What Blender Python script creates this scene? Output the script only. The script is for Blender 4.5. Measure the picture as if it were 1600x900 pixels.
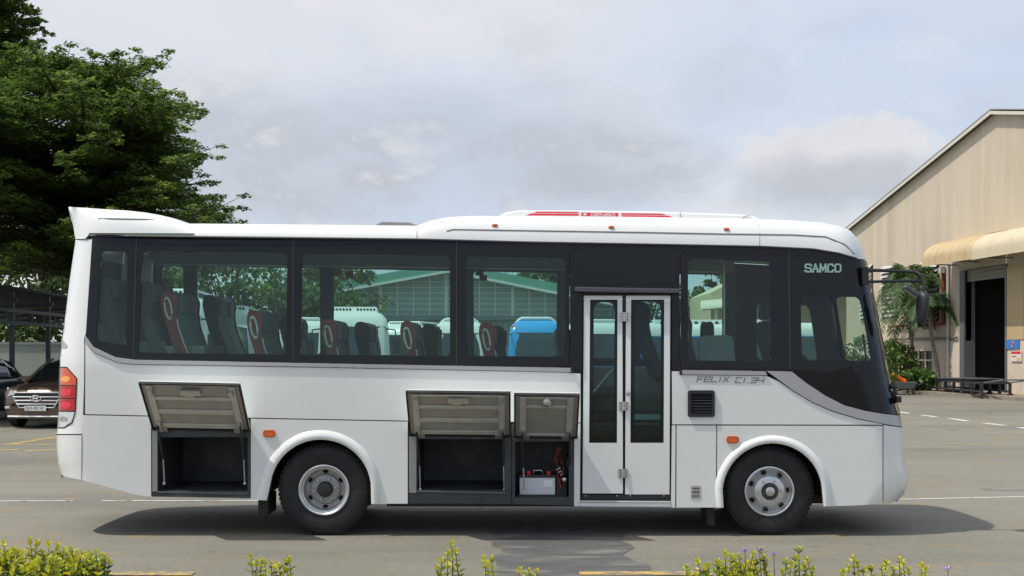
import bpy, bmesh, math, random
from mathutils import Vector, Matrix
from mathutils.geometry import tessellate_polygon

for o in list(bpy.data.objects):
    bpy.data.objects.remove(o)
SC = bpy.context.scene
COL = SC.collection
rad = math.radians

# ------------------------------------------------------------------ camera
F = 2009.0          # focal length in photo pixels (1600 wide)
CZ = 1.76           # eye height
HY = 553.0          # photo row of the horizon
cam_d = bpy.data.cameras.new("camera")
cam_d.sensor_width = 36.0
cam_d.lens = 36.0 * F / 1600.0
cam_d.shift_y = (HY - 450.0) / 1600.0
cam_d.clip_end = 5000.0
cam = bpy.data.objects.new("camera", cam_d)
cam.location = (0, 0, CZ)
cam.rotation_euler = (rad(90), 0, 0)
COL.objects.link(cam)
SC.camera = cam

# ------------------------------------------------------------------ sky, sun, exposure
SUN_DIR = Vector((0.52, 0.14, -1.0)).normalized()      # the way the light travels
SUN_EL = math.asin(-SUN_DIR.z)
SUN_AZ = math.atan2(-SUN_DIR.x, -SUN_DIR.y)            # clockwise from +Y
EXPOSURE = 0.47
SUN_STRENGTH = 2.7
SKY_STRENGTH = 0.135
CLOUD_GAIN = 1.08
vs = SC.view_settings
vs.view_transform = 'Standard'
vs.look = 'None'
vs.gamma = 1.0
vs.use_curve_mapping = False
vs.exposure = EXPOSURE

sun_d = bpy.data.lights.new("sun", 'SUN')
sun_d.energy = SUN_STRENGTH
sun_d.angle = rad(0.6)
sun_d.color = (1.0, 0.95, 0.87)
sun = bpy.data.objects.new("sun", sun_d)
sun.rotation_euler = SUN_DIR.to_track_quat('-Z', 'Y').to_euler()
sun.location = (-30, -10, 60)
COL.objects.link(sun)

def pdir(px, py):
    return Vector(((px - 800) / F, 1.0, (HY - py) / F)).normalized()

def make_world():
    w = bpy.data.worlds.new("World")
    SC.world = w
    w.use_nodes = True
    nt = w.node_tree
    N = nt.nodes
    L = nt.links
    N.clear()
    out = N.new("ShaderNodeOutputWorld")
    bg = N.new("ShaderNodeBackground")
    bg.inputs['Strength'].default_value = SKY_STRENGTH
    L.new(bg.outputs[0], out.inputs[0])
    sky = N.new("ShaderNodeTexSky")
    sky.sky_type = 'NISHITA'
    sky.sun_disc = False
    sky.sun_elevation = SUN_EL
    sky.sun_rotation = SUN_AZ
    sky.dust_density = 2.0
    tc = N.new("ShaderNodeTexCoord")
    def math_n(op, a, b=None, clamp=False):
        n = N.new("ShaderNodeMath")
        n.operation = op
        n.use_clamp = clamp
        for i, v in ((0, a), (1, b)):
            if v is None:
                continue
            if isinstance(v, (int, float)):
                n.inputs[i].default_value = v
            else:
                L.new(v, n.inputs[i])
        return n.outputs[0]
    def noise(scale, detail, rough, loc=(0, 0, 0), sc=(1, 1, 1), dist=0.0):
        m = N.new("ShaderNodeMapping")
        m.inputs['Location'].default_value = loc
        m.inputs['Scale'].default_value = sc
        L.new(tc.outputs['Generated'], m.inputs['Vector'])
        t = N.new("ShaderNodeTexNoise")
        t.inputs['Scale'].default_value = scale
        t.inputs['Detail'].default_value = detail
        t.inputs['Roughness'].default_value = rough
        t.inputs['Distortion'].default_value = dist
        L.new(m.outputs[0], t.inputs['Vector'])
        return t.outputs[0]
    def ramp(v, a, b):
        n = N.new("ShaderNodeMapRange")
        n.interpolation_type = 'SMOOTHSTEP'
        n.inputs['From Min'].default_value = a
        n.inputs['From Max'].default_value = b
        L.new(v, n.inputs['Value'])
        return n.outputs[0]
    def mix(fac, a, b):
        n = N.new("ShaderNodeMix")
        n.data_type = 'RGBA'
        if isinstance(fac, (int, float)):
            n.inputs[0].default_value = fac
        else:
            L.new(fac, n.inputs[0])
        for i, v in ((6, a), (7, b)):
            if isinstance(v, tuple):
                n.inputs[i].default_value = (*v, 1)
            else:
                L.new(v, n.inputs[i])
        return n.outputs[2]
    def blob(px, py, rx, ry, soft=0.35, tex=None, amt=0.0):
        """soft elliptical cloud bank around one direction; its edge broken up by noise"""
        c = pdir(px, py)
        m = N.new("ShaderNodeMapping")
        m.vector_type = 'POINT'
        s = (F / rx, 1.0, F / ry)
        m.inputs['Scale'].default_value = s
        m.inputs['Location'].default_value = (-c.x * s[0], -c.y, -c.z * s[2])
        L.new(tc.outputs['Generated'], m.inputs['Vector'])
        ln = N.new("ShaderNodeVectorMath")
        ln.operation = 'LENGTH'
        L.new(m.outputs[0], ln.inputs[0])
        d = ln.outputs['Value']
        if tex is not None:
            d = math_n('ADD', d, math_n('MULTIPLY', math_n('SUBTRACT', tex, 0.5), amt))
        n = N.new("ShaderNodeMapRange")
        n.interpolation_type = 'SMOOTHSTEP'
        n.inputs['From Min'].default_value = 1.0 + soft
        n.inputs['From Max'].default_value = 1.0 - soft
        L.new(d, n.inputs['Value'])
        return n.outputs[0]
    g = CLOUD_GAIN
    white = (3.82 * g, 3.88 * g, 4.10 * g)
    pale = (3.02 * g, 3.48 * g, 4.22 * g)
    grey = (2.55 * g, 2.66 * g, 2.95 * g)
    dark = (2.40 * g, 2.48 * g, 2.72 * g)
    puff = (3.95 * g, 3.90 * g, 3.95 * g)
    n1 = noise(3.2, 6, 0.55, (1.7, 0.4, 2.1), (1, 1, 2.2))
    n2 = noise(7.0, 8, 0.58, (0.3, 2.4, 5.0), (1, 1, 1.9), 0.25)
    n3 = noise(16.0, 7, 0.6, (4.3, 1.4, 0.2), (1, 1, 1.7), 0.2)
    n4 = noise(2.2, 5, 0.5, (7.3, 3.4, 1.2), (1, 1, 3.0))
    veil = mix(ramp(n1, 0.40, 0.60), pale, white)
    # clear pale blue towards the right and the top
    rightb = blob(1500, 60, 520, 190, 0.8, n2, 0.8)
    veil = mix(math_n('MULTIPLY', rightb, 0.85), veil, pale)
    topw = blob(300, 20, 420, 230, 0.7, n2, 1.2)
    veil = mix(math_n('MULTIPLY', topw, 0.7), veil, white)
    b1 = blob(430, 250, 330, 95, 0.5, n2, 2.4)
    b2 = blob(860, 235, 200, 75, 0.45, n2, 2.4)
    b3 = blob(640, 195, 230, 60, 0.5, n2, 2.2)
    banks = math_n('MAXIMUM', math_n('MAXIMUM', b1, b2), math_n('MULTIPLY', b3, 0.7))
    c = mix(math_n('MULTIPLY', banks, math_n('ADD', 0.55, math_n('MULTIPLY', ramp(n3, 0.36, 0.64), 0.45)), True), veil, grey)
    # the cumulus over the warehouse: lit top, grey base
    p1 = blob(1320, 240, 150, 55, 0.22, n3, 2.2)
    p2 = blob(1330, 285, 165, 40, 0.55, n3, 1.3)
    c = mix(math_n('MULTIPLY', p1, 0.95), c, puff)
    c = mix(math_n('MULTIPLY', p2, 0.85), c, grey)
    # sunlit edges inside the grey banks
    lit = math_n('MULTIPLY', math_n('MULTIPLY', banks, ramp(n3, 0.52, 0.68)), 0.75)
    c = mix(lit, c, (3.75 * g, 3.78 * g, 3.92 * g))
    p3 = blob(890, 280, 60, 26, 0.6, n3, 1.4)
    c = mix(math_n('MULTIPLY', p3, 0.5), c, dark)
    # fine billows over everything
    c = mix(math_n('MULTIPLY', ramp(n2, 0.50, 0.70), 0.30), c, grey)
    c = mix(math_n('MULTIPLY', ramp(n3, 0.50, 0.72), 0.22), c, (4.1 * g, 4.12 * g, 4.25 * g))
    # the rest of the sky dome: broken cloud over the physical sky
    cover = ramp(n4, 0.34, 0.60)
    sep = N.new("ShaderNodeSeparateXYZ")
    L.new(tc.outputs['Generated'], sep.inputs[0])
    ahead = ramp(sep.outputs['Y'], 0.3, 0.75)
    cover = math_n('MAXIMUM', cover, math_n('MULTIPLY', ahead, 0.92))
    low = ramp(sep.outputs['Z'], -0.02, 0.0)
    full = mix(cover, sky.outputs[0], c)
    ground = (0.6, 0.58, 0.54)
    fin = mix(low, ground, full)
    L.new(fin, bg.inputs['Color'])
make_world()
SC.cycles.max_bounces = 8
SC.cycles.diffuse_bounces = 4
SC.cycles.glossy_bounces = 4
SC.cycles.transmission_bounces = 6
SC.cycles.transparent_max_bounces = 24
SC.cycles.use_denoising = True
SC.cycles.caustics_reflective = False
SC.cycles.caustics_refractive = False

# ------------------------------------------------------------------ materials
MATS = {}
def mat(name, col, rough=0.5, metal=0.0, var=0.0, vscale=4.0, bump=0.0, bscale=60.0, spec=0.5, coat=0.0,
        col2=None, c2scale=1.2, c2lo=0.45, c2hi=0.62, trans=0.0, stretch=(1, 1, 1), emit=None, rvar=0.0):
    if name in MATS:
        return MATS[name]
    m = bpy.data.materials.new(name)
    m.use_nodes = True
    nt = m.node_tree
    N, L = nt.nodes, nt.links
    b = N['Principled BSDF']
    b.inputs['Roughness'].default_value = rough
    b.inputs['Metallic'].default_value = metal
    b.inputs['Specular IOR Level'].default_value = spec
    b.inputs['Coat Weight'].default_value = coat
    b.inputs['Coat Roughness'].default_value = 0.04
    b.inputs['Base Color'].default_value = (*col, 1)
    if emit:
        b.inputs['Emission Color'].default_value = (*emit[0], 1)
        b.inputs['Emission Strength'].default_value = emit[1]
    tc = mp = None
    if var or bump or col2 or rvar:
        tc = N.new("ShaderNodeTexCoord")
        mp = N.new("ShaderNodeMapping")
        mp.inputs['Scale'].default_value = stretch
        L.new(tc.outputs['Object'], mp.inputs['Vector'])
    cur = None
    def noise(scale, detail=5, rough_=0.55):
        t = N.new("ShaderNodeTexNoise")
        t.inputs['Scale'].default_value = scale
        t.inputs['Detail'].default_value = detail
        t.inputs['Roughness'].default_value = rough_
        L.new(mp.outputs[0], t.inputs['Vector'])
        return t.outputs[0]
    def mixc(fac, a, bb, mode='MIX'):
        n = N.new("ShaderNodeMix")
        n.data_type = 'RGBA'
        n.blend_type = mode
        if isinstance(fac, (int, float)):
            n.inputs[0].default_value = fac
        else:
            L.new(fac, n.inputs[0])
        for i, v in ((6, a), (7, bb)):
            if isinstance(v, tuple):
                n.inputs[i].default_value = (*v[:3], 1)
            else:
                L.new(v, n.inputs[i])
        return n.outputs[2]
    cur = tuple(col)
    if col2:
        r = N.new("ShaderNodeMapRange")
        r.interpolation_type = 'SMOOTHSTEP'
        r.inputs['From Min'].default_value = c2lo
        r.inputs['From Max'].default_value = c2hi
        L.new(noise(c2scale, 6, 0.6), r.inputs['Value'])
        cur = mixc(r.outputs[0], cur, tuple(col2))
    if var:
        r = N.new("ShaderNodeMapRange")
        r.inputs['From Min'].default_value = 0.25
        r.inputs['From Max'].default_value = 0.75
        r.inputs['To Min'].default_value = 1 - var
        r.inputs['To Max'].default_value = 1 + var
        L.new(noise(vscale, 6, 0.6), r.inputs['Value'])
        cb = N.new("ShaderNodeCombineColor")
        for i in range(3):
            L.new(r.outputs[0], cb.inputs[i])
        cur = mixc(1.0, cur, cb.outputs[0], 'MULTIPLY')
    if not isinstance(cur, tuple):
        L.new(cur, b.inputs['Base Color'])
    if rvar:
        r = N.new("ShaderNodeMapRange")
        r.inputs['From Min'].default_value = 0.3
        r.inputs['From Max'].default_value = 0.7
        r.inputs['To Min'].default_value = max(0.02, rough - rvar)
        r.inputs['To Max'].default_value = min(1, rough + rvar)
        L.new(noise(vscale * 0.7, 4), r.inputs['Value'])
        L.new(r.outputs[0], b.inputs['Roughness'])
    if bump:
        bp = N.new("ShaderNodeBump")
        bp.inputs['Strength'].default_value = bump
        bp.inputs['Distance'].default_value = 0.02
        L.new(noise(bscale, 4), bp.inputs['Height'])
        L.new(bp.outputs[0], b.inputs['Normal'])
    if trans:   # thin leaf: some light comes through
        o = N['Material Output']
        t = N.new("ShaderNodeBsdfTranslucent")
        if isinstance(cur, tuple):
            t.inputs['Color'].default_value = (*cur, 1)
        else:
            L.new(cur, t.inputs['Color'])
        ms = N.new("ShaderNodeMixShader")
        ms.inputs[0].default_value = trans
        L.new(b.outputs[0], ms.inputs[1])
        L.new(t.outputs[0], ms.inputs[2])
        L.new(ms.outputs[0], o.inputs['Surface'])
    MATS[name] = m
    return m

def glass_mat(name, tint, refl=1.0, rough=0.02, dirt=0.0):
    if name in MATS:
        return MATS[name]
    m = bpy.data.materials.new(name)
    m.use_nodes = True
    nt = m.node_tree
    N, L = nt.nodes, nt.links
    N.remove(N['Principled BSDF'])
    o = N['Material Output']
    t = N.new("ShaderNodeBsdfTransparent")
    t.inputs['Color'].default_value = (*tint, 1)
    g = N.new("ShaderNodeBsdfGlossy")
    g.inputs['Roughness'].default_value = rough
    fr = N.new("ShaderNodeFresnel")
    geo = N.new("ShaderNodeNewGeometry")      # a thin pane: both faces reflect alike
    ior = N.new("ShaderNodeMapRange")
    ior.inputs['To Min'].default_value = 1.45
    ior.inputs['To Max'].default_value = 1 / 1.45
    L.new(geo.outputs['Backfacing'], ior.inputs['Value'])
    L.new(ior.outputs[0], fr.inputs['IOR'])
    mu = N.new("ShaderNodeMath")
    mu.operation = 'MULTIPLY'
    mu.inputs[1].default_value = refl
    L.new(fr.outputs[0], mu.inputs[0])
    ms = N.new("ShaderNodeMixShader")
    L.new(mu.outputs[0], ms.inputs[0])
    L.new(t.outputs[0], ms.inputs[1])
    L.new(g.outputs[0], ms.inputs[2])
    last = ms.outputs[0]
    if dirt:
        d = N.new("ShaderNodeBsdfDiffuse")
        d.inputs['Color'].default_value = (0.35, 0.36, 0.35, 1)
        m2 = N.new("ShaderNodeMixShader")
        m2.inputs[0].default_value = dirt
        L.new(last, m2.inputs[1])
        L.new(d.outputs[0], m2.inputs[2])
        last = m2.outputs[0]
    L.new(last, o.inputs['Surface'])
    MATS[name] = m
    return m

# ------------------------------------------------------------------ mesh builder and object helpers
ORG = {}
class MB:
    def __init__(s):
        s.v, s.f, s.m = [], [], []
    def add(s, vs_, fs, mi=0):
        n = len(s.v)
        s.v.extend([Vector(v) for v in vs_])
        for f in fs:
            s.f.append([i + n for i in f])
            s.m.append(mi)
        return s
    def box(s, x0, x1, y0, y1, z0, z1, mi=0):
        vs_ = [(x, y, z) for z in (z0, z1) for y in (y0, y1) for x in (x0, x1)]
        return s.add(vs_, [(0, 2, 3, 1), (4, 5, 7, 6), (0, 1, 5, 4), (2, 6, 7, 3), (0, 4, 6, 2), (1, 3, 7, 5)], mi)
    def obox(s, c, ax, ay, az, mi=0):
        """box with centre c and half-axis vectors"""
        c, ax, ay, az = Vector(c), Vector(ax), Vector(ay), Vector(az)
        vs_ = [c + ax * i + ay * j + az * k for k in (-1, 1) for j in (-1, 1) for i in (-1, 1)]
        return s.add(vs_, [(0, 2, 3, 1), (4, 5, 7, 6), (0, 1, 5, 4), (2, 6, 7, 3), (0, 4, 6, 2), (1, 3, 7, 5)], mi)
    def prism(s, pts, off, mi=0):
        off = Vector(off)
        n = len(pts)
        vs_ = [Vector(p) for p in pts] + [Vector(p) + off for p in pts]
        fs = [tuple(range(n - 1, -1, -1)), tuple(range(n, 2 * n))]
        fs += [(i, (i + 1) % n, n + (i + 1) % n, n + i) for i in range(n)]
        return s.add(vs_, fs, mi)
    def tube(s, pts, r, n=8, mi=0, cap=True):
        pts = [Vector(p) for p in pts]
        rs = r if isinstance(r, (list, tuple)) else [r] * len(pts)
        rings = []
        up = Vector((0, 0, 1))
        for i, p in enumerate(pts):
            d = (pts[min(i + 1, len(pts) - 1)] - pts[max(i - 1, 0)]).normalized()
            a = d.cross(up)
            if a.length < 0.05:
                a = d.cross(Vector((1, 0, 0)))
            a.normalize()
            b = a.cross(d).normalized()
            rings.append([p + (a * math.cos(t) + b * math.sin(t)) * rs[i] for t in [2 * math.pi * k / n for k in range(n)]])
        vs_ = [q for rr in rings for q in rr]
        fs = []
        for i in range(len(pts) - 1):
            for k in range(n):
                fs.append((i * n + k, i * n + (k + 1) % n, (i + 1) * n + (k + 1) % n, (i + 1) * n + k))
        if cap:
            fs.append(tuple(range(n - 1, -1, -1)))
            fs.append(tuple(range((len(pts) - 1) * n, len(pts) * n)))
        return s.add(vs_, fs, mi)
    def lathe(s, prof, c, n=40, axis='y', mi=0):
        """prof = [(radius, along axis)]"""
        c = Vector(c)
        vs_ = []
        for r, a in prof:
            for k in range(n):
                t = 2 * math.pi * k / n
                if axis == 'y':
                    vs_.append(c + Vector((r * math.cos(t), a, r * math.sin(t))))
                elif axis == 'z':
                    vs_.append(c + Vector((r * math.cos(t), r * math.sin(t), a)))
                else:
                    vs_.append(c + Vector((a, r * math.cos(t), r * math.sin(t))))
        fs = []
        for i in range(len(prof) - 1):
            for k in range(n):
                fs.append((i * n + k, i * n + (k + 1) % n, (i + 1) * n + (k + 1) % n, (i + 1) * n + k))
        return s.add(vs_, fs, mi)
    def grid(s, rows, mi=0, close=False):
        n = len(rows[0])
        vs_ = [p for r in rows for p in r]
        fs = []
        for i in range(len(rows) - 1):
            for k in range(n if close else n - 1):
                fs.append((i * n + k, i * n + (k + 1) % n, (i + 1) * n + (k + 1) % n, (i + 1) * n + k))
        return s.add(vs_, fs, mi)
    def build(s, name, mats, parent=None, smooth=None, bevel=0.0, segs=2, loc=None, org=None, recalc=True):
        if not isinstance(mats, (list, tuple)):
            mats = [mats]
        if org is None:
            org = ORG.get(parent.name, Vector()) if parent is not None else (Vector(loc) if loc is not None else Vector())
        me = bpy.data.meshes.new(name)
        me.from_pydata([tuple(v - org) for v in s.v], [], s.f)
        for m in mats:
            me.materials.append(m)
        if len(mats) > 1:
            me.polygons.foreach_set('material_index', s.m)
        if recalc:
            bm = bmesh.new()
            bm.from_mesh(me)
            bmesh.ops.recalc_face_normals(bm, faces=bm.faces)
            bm.to_mesh(me)
            bm.free()
        if smooth is not None:
            me.shade_smooth()
            me.set_sharp_from_angle(angle=rad(smooth))
        me.update()
        o = bpy.data.objects.new(name, me)
        COL.objects.link(o)
        if parent is not None:
            o.parent = parent
            ORG[o.name] = org
        else:
            o.location = loc if loc is not None else (0, 0, 0)
            ORG[o.name] = org
        if bevel:
            b = o.modifiers.new("bevel", 'BEVEL')
            b.width = bevel
            b.segments = segs
            b.limit_method = 'ANGLE'
            b.angle_limit = rad(35)
        return o

def split_mb(mb):
    """one MB per connected piece"""
    par = list(range(len(mb.v)))
    def find(i):
        while par[i] != i:
            par[i] = par[par[i]]
            i = par[i]
        return i
    for f in mb.f:
        for i in f[1:]:
            a, b = find(f[0]), find(i)
            if a != b:
                par[b] = a
    out = {}
    for f, m in zip(mb.f, mb.m):
        k = find(f[0])
        q, idx = out.setdefault(k, (MB(), {}))
        nf = []
        for i in f:
            if i not in idx:
                idx[i] = len(q.v)
                q.v.append(mb.v[i])
            nf.append(idx[i])
        q.f.append(nf)
        q.m.append(m)
    return [q for q, _ in out.values()]
def build_each(mb, name, mats, parent, **k):
    return [q.build(name, mats, parent, **k) for q in split_mb(mb)]

def tag(o, label=None, cat=None, group=None, kind=None):
    if label: o['label'] = label
    if cat: o['category'] = cat
    if group: o['group'] = group
    if kind: o['kind'] = kind
    return o

def thing(name, label, cat, loc=(0, 0, 0), rotz=0.0, group=None, local=False):
    """an Empty at the thing's base; local=True: its parts are modelled around (0,0,0)"""
    o = bpy.data.objects.new(name, None)
    o.empty_display_size = 0.2
    COL.objects.link(o)
    o.location = loc
    o.rotation_euler = (0, 0, rotz)
    ORG[o.name] = Vector() if local else Vector(loc)
    return tag(o, label, cat, group)

def copy_tree(o, parent=None):
    c = o.copy()
    COL.objects.link(c)
    c.parent = parent
    for ch in [x for x in o.children]:
        copy_tree(ch, c)
    return c

def dup(root, loc, rotz=0.0, label=None, group=None):
    c = copy_tree(root)
    c.location = loc
    c.rotation_euler = (0, 0, rotz)
    if label: c['label'] = label
    if group: c['group'] = group
    return c

def P(px, py, Y):
    return Vector(((px - 800) * Y / F, Y, CZ + (HY - py) * Y / F))

def rrect(x0, y0, x1, y1, r, n=4):
    pts = []
    for cx, cy, a0 in ((x1 - r, y0 + r, -90), (x1 - r, y1 - r, 0), (x0 + r, y1 - r, 90), (x0 + r, y0 + r, 180)):
        for k in range(n + 1):
            a = rad(a0 + 90.0 * k / n)
            pts.append((cx + r * math.cos(a), cy + r * math.sin(a)))
    return pts

def round_poly(pts, r, n=4):
    out = []
    m = len(pts)
    for i in range(m):
        p0, p1, p2 = Vector(pts[i - 1]), Vector(pts[i]), Vector(pts[(i + 1) % m])
        d0 = (p0 - p1)
        d1 = (p2 - p1)
        rr = min(r, d0.length * 0.45, d1.length * 0.45)
        a = p1 + d0.normalized() * rr
        b = p1 + d1.normalized() * rr
        for k in range(n + 1):
            t = k / n
            q = a * (1 - t) ** 2 + p1 * 2 * t * (1 - t) + b * t * t
            out.append((q.x, q.y))
    return out

def interp(tab, x):
    if x <= tab[0][0]:
        return tab[0][1]
    for (a, b), (c, d) in zip(tab, tab[1:]):
        if x <= c:
            return b + (d - b) * (x - a) / (c - a)
    return tab[-1][1]

# letters as strokes (unit cell: width 1, height 1, y up)
STROKES = {
 'S': [[(1,.85),(.85,1),(.15,1),(0,.85),(0,.65),(.15,.52),(.85,.48),(1,.35),(1,.15),(.85,0),(.15,0),(0,.15)]],
 'A': [[(0,0),(.5,1),(1,0)],[(.2,.35),(.8,.35)]],
 'M': [[(0,0),(.08,1),(.5,.2),(.92,1),(1,0)]],
 'C': [[(1,.8),(.8,1),(.2,1),(0,.8),(0,.2),(.2,0),(.8,0),(1,.2)]],
 'O': [[(.2,0),(0,.2),(0,.8),(.2,1),(.8,1),(1,.8),(1,.2),(.8,0),(.2,0)]],
 'D': [[(0,0),(0,1),(.75,1),(1,.8),(1,.2),(.75,0),(0,0)]],
 'E': [[(1,0),(0,0),(0,1),(1,1)],[(0,.5),(.85,.5)]],
 'N': [[(0,0),(0,1),(1,0),(1,1)]],
 'F': [[(0,0),(0,1),(1,1)],[(0,.5),(.85,.5)]],
 'e': [[(1,0),(0,0),(0,1),(1,1),(1,.5),(0,.5)]],
 'L': [[(0,1),(0,0),(1,0)]],
 'I': [[(.5,0),(.5,1)]],
 'X': [[(0,0),(1,1)],[(0,1),(1,0)]],
 'c': [[(1,1),(0,1),(0,0),(1,0)]],
 '.': [[(.4,0),(.6,0)]],
 '3': [[(0,1),(1,1),(1,0),(0,0)],[(.1,.5),(1,.5)]],
 '4': [[(0,1),(0,.45),(1,.45)],[(1,1),(1,0)]],
}
def stroke_text(mb, word, x0, y0, cw, chh, gap, t, fn, slant=0.0, serif=0.0, depth=0.004, tv=None, mi=0):
    """flat lettering: every stroke a thin slab; fn(x, y, d) maps text plane to 3D (d = proud distance)"""
    tv = tv or t
    x = x0
    for ch in word:
        w = cw * (0.35 if ch in '.' else (0.5 if ch == 'I' else (1.12 if ch == 'M' else 1.0)))
        if ch != ' ':
            for st in STROKES[ch]:
                pts = [Vector((x + a * w + slant * b * chh, y0 + b * chh)) for a, b in st]
                for p, q in zip(pts, pts[1:]):
                    d = q - p
                    if d.length < 1e-6:
                        continue
                    u = d.normalized()
                    hor = abs(u.x)
                    hw = (t * (1 - hor) + tv * hor) / 2
                    nrm = Vector((-u.y, u.x)) * hw
                    p2, q2 = p - u * hw, q + u * hw
                    ring = [p2 + nrm, q2 + nrm, q2 - nrm, p2 - nrm]
                    dd = depth + 0.0004 * (len(mb.f) % 5)
                    fr = [fn(v.x, v.y, dd) for v in ring]
                    bk = [fn(v.x, v.y, 0.0) for v in ring]
                    mb.add(fr + bk, [(0, 1, 2, 3), (4, 7, 6, 5), (0, 4, 5, 1), (1, 5, 6, 2), (2, 6, 7, 3), (3, 7, 4, 0)], mi)
                if serif:
                    for e in (pts[0], pts[-1]):
                        ring = [e + Vector((-serif, -tv / 2)), e + Vector((serif, -tv / 2)), e + Vector((serif, tv / 2)), e + Vector((-serif, tv / 2))]
                        dd = depth + 0.0004 * (len(mb.f) % 7)
                        fr = [fn(v.x, v.y, dd) for v in ring]
                        bk = [fn(v.x, v.y, 0.0) for v in ring]
                        mb.add(fr + bk, [(0, 1, 2, 3), (4, 7, 6, 5), (0, 4, 5, 1), (1, 5, 6, 2), (2, 6, 7, 3), (3, 7, 4, 0)], mi)
        x += w + gap

def font_text(txt, size, name, m, parent, mtx, ext=0.002, sx=1.0):
    """lettering with the built-in font, turned into a mesh part"""
    cu = bpy.data.curves.new(name, 'FONT')
    cu.body = txt
    cu.size = size
    cu.extrude = ext
    cu.align_x = 'CENTER'
    cu.align_y = 'CENTER'
    tmp = bpy.data.objects.new("tmp_text", cu)
    COL.objects.link(tmp)
    dg = bpy.context.evaluated_depsgraph_get()
    dg.update()
    me = bpy.data.meshes.new_from_object(tmp.evaluated_get(dg))
    bpy.data.objects.remove(tmp)
    me.transform(Matrix.Diagonal((sx, 1, 1, 1)))
    me.transform(mtx)
    me.transform(Matrix.Translation(-ORG.get(parent.name, Vector())))
    me.materials.clear()
    me.materials.append(m)
    o = bpy.data.objects.new(name, me)
    COL.objects.link(o)
    o.parent = parent
    ORG[o.name] = ORG.get(parent.name, Vector())
    return o
FACE_CAM = Matrix.Rotation(rad(90), 4, 'X')    # text lying in XY turned to face -Y
mat("void_black", (0.004, 0.004, 0.005), 0.9)
redpaint = mat("red_sticker", (0.72, 0.03, 0.06), 0.35)
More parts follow.
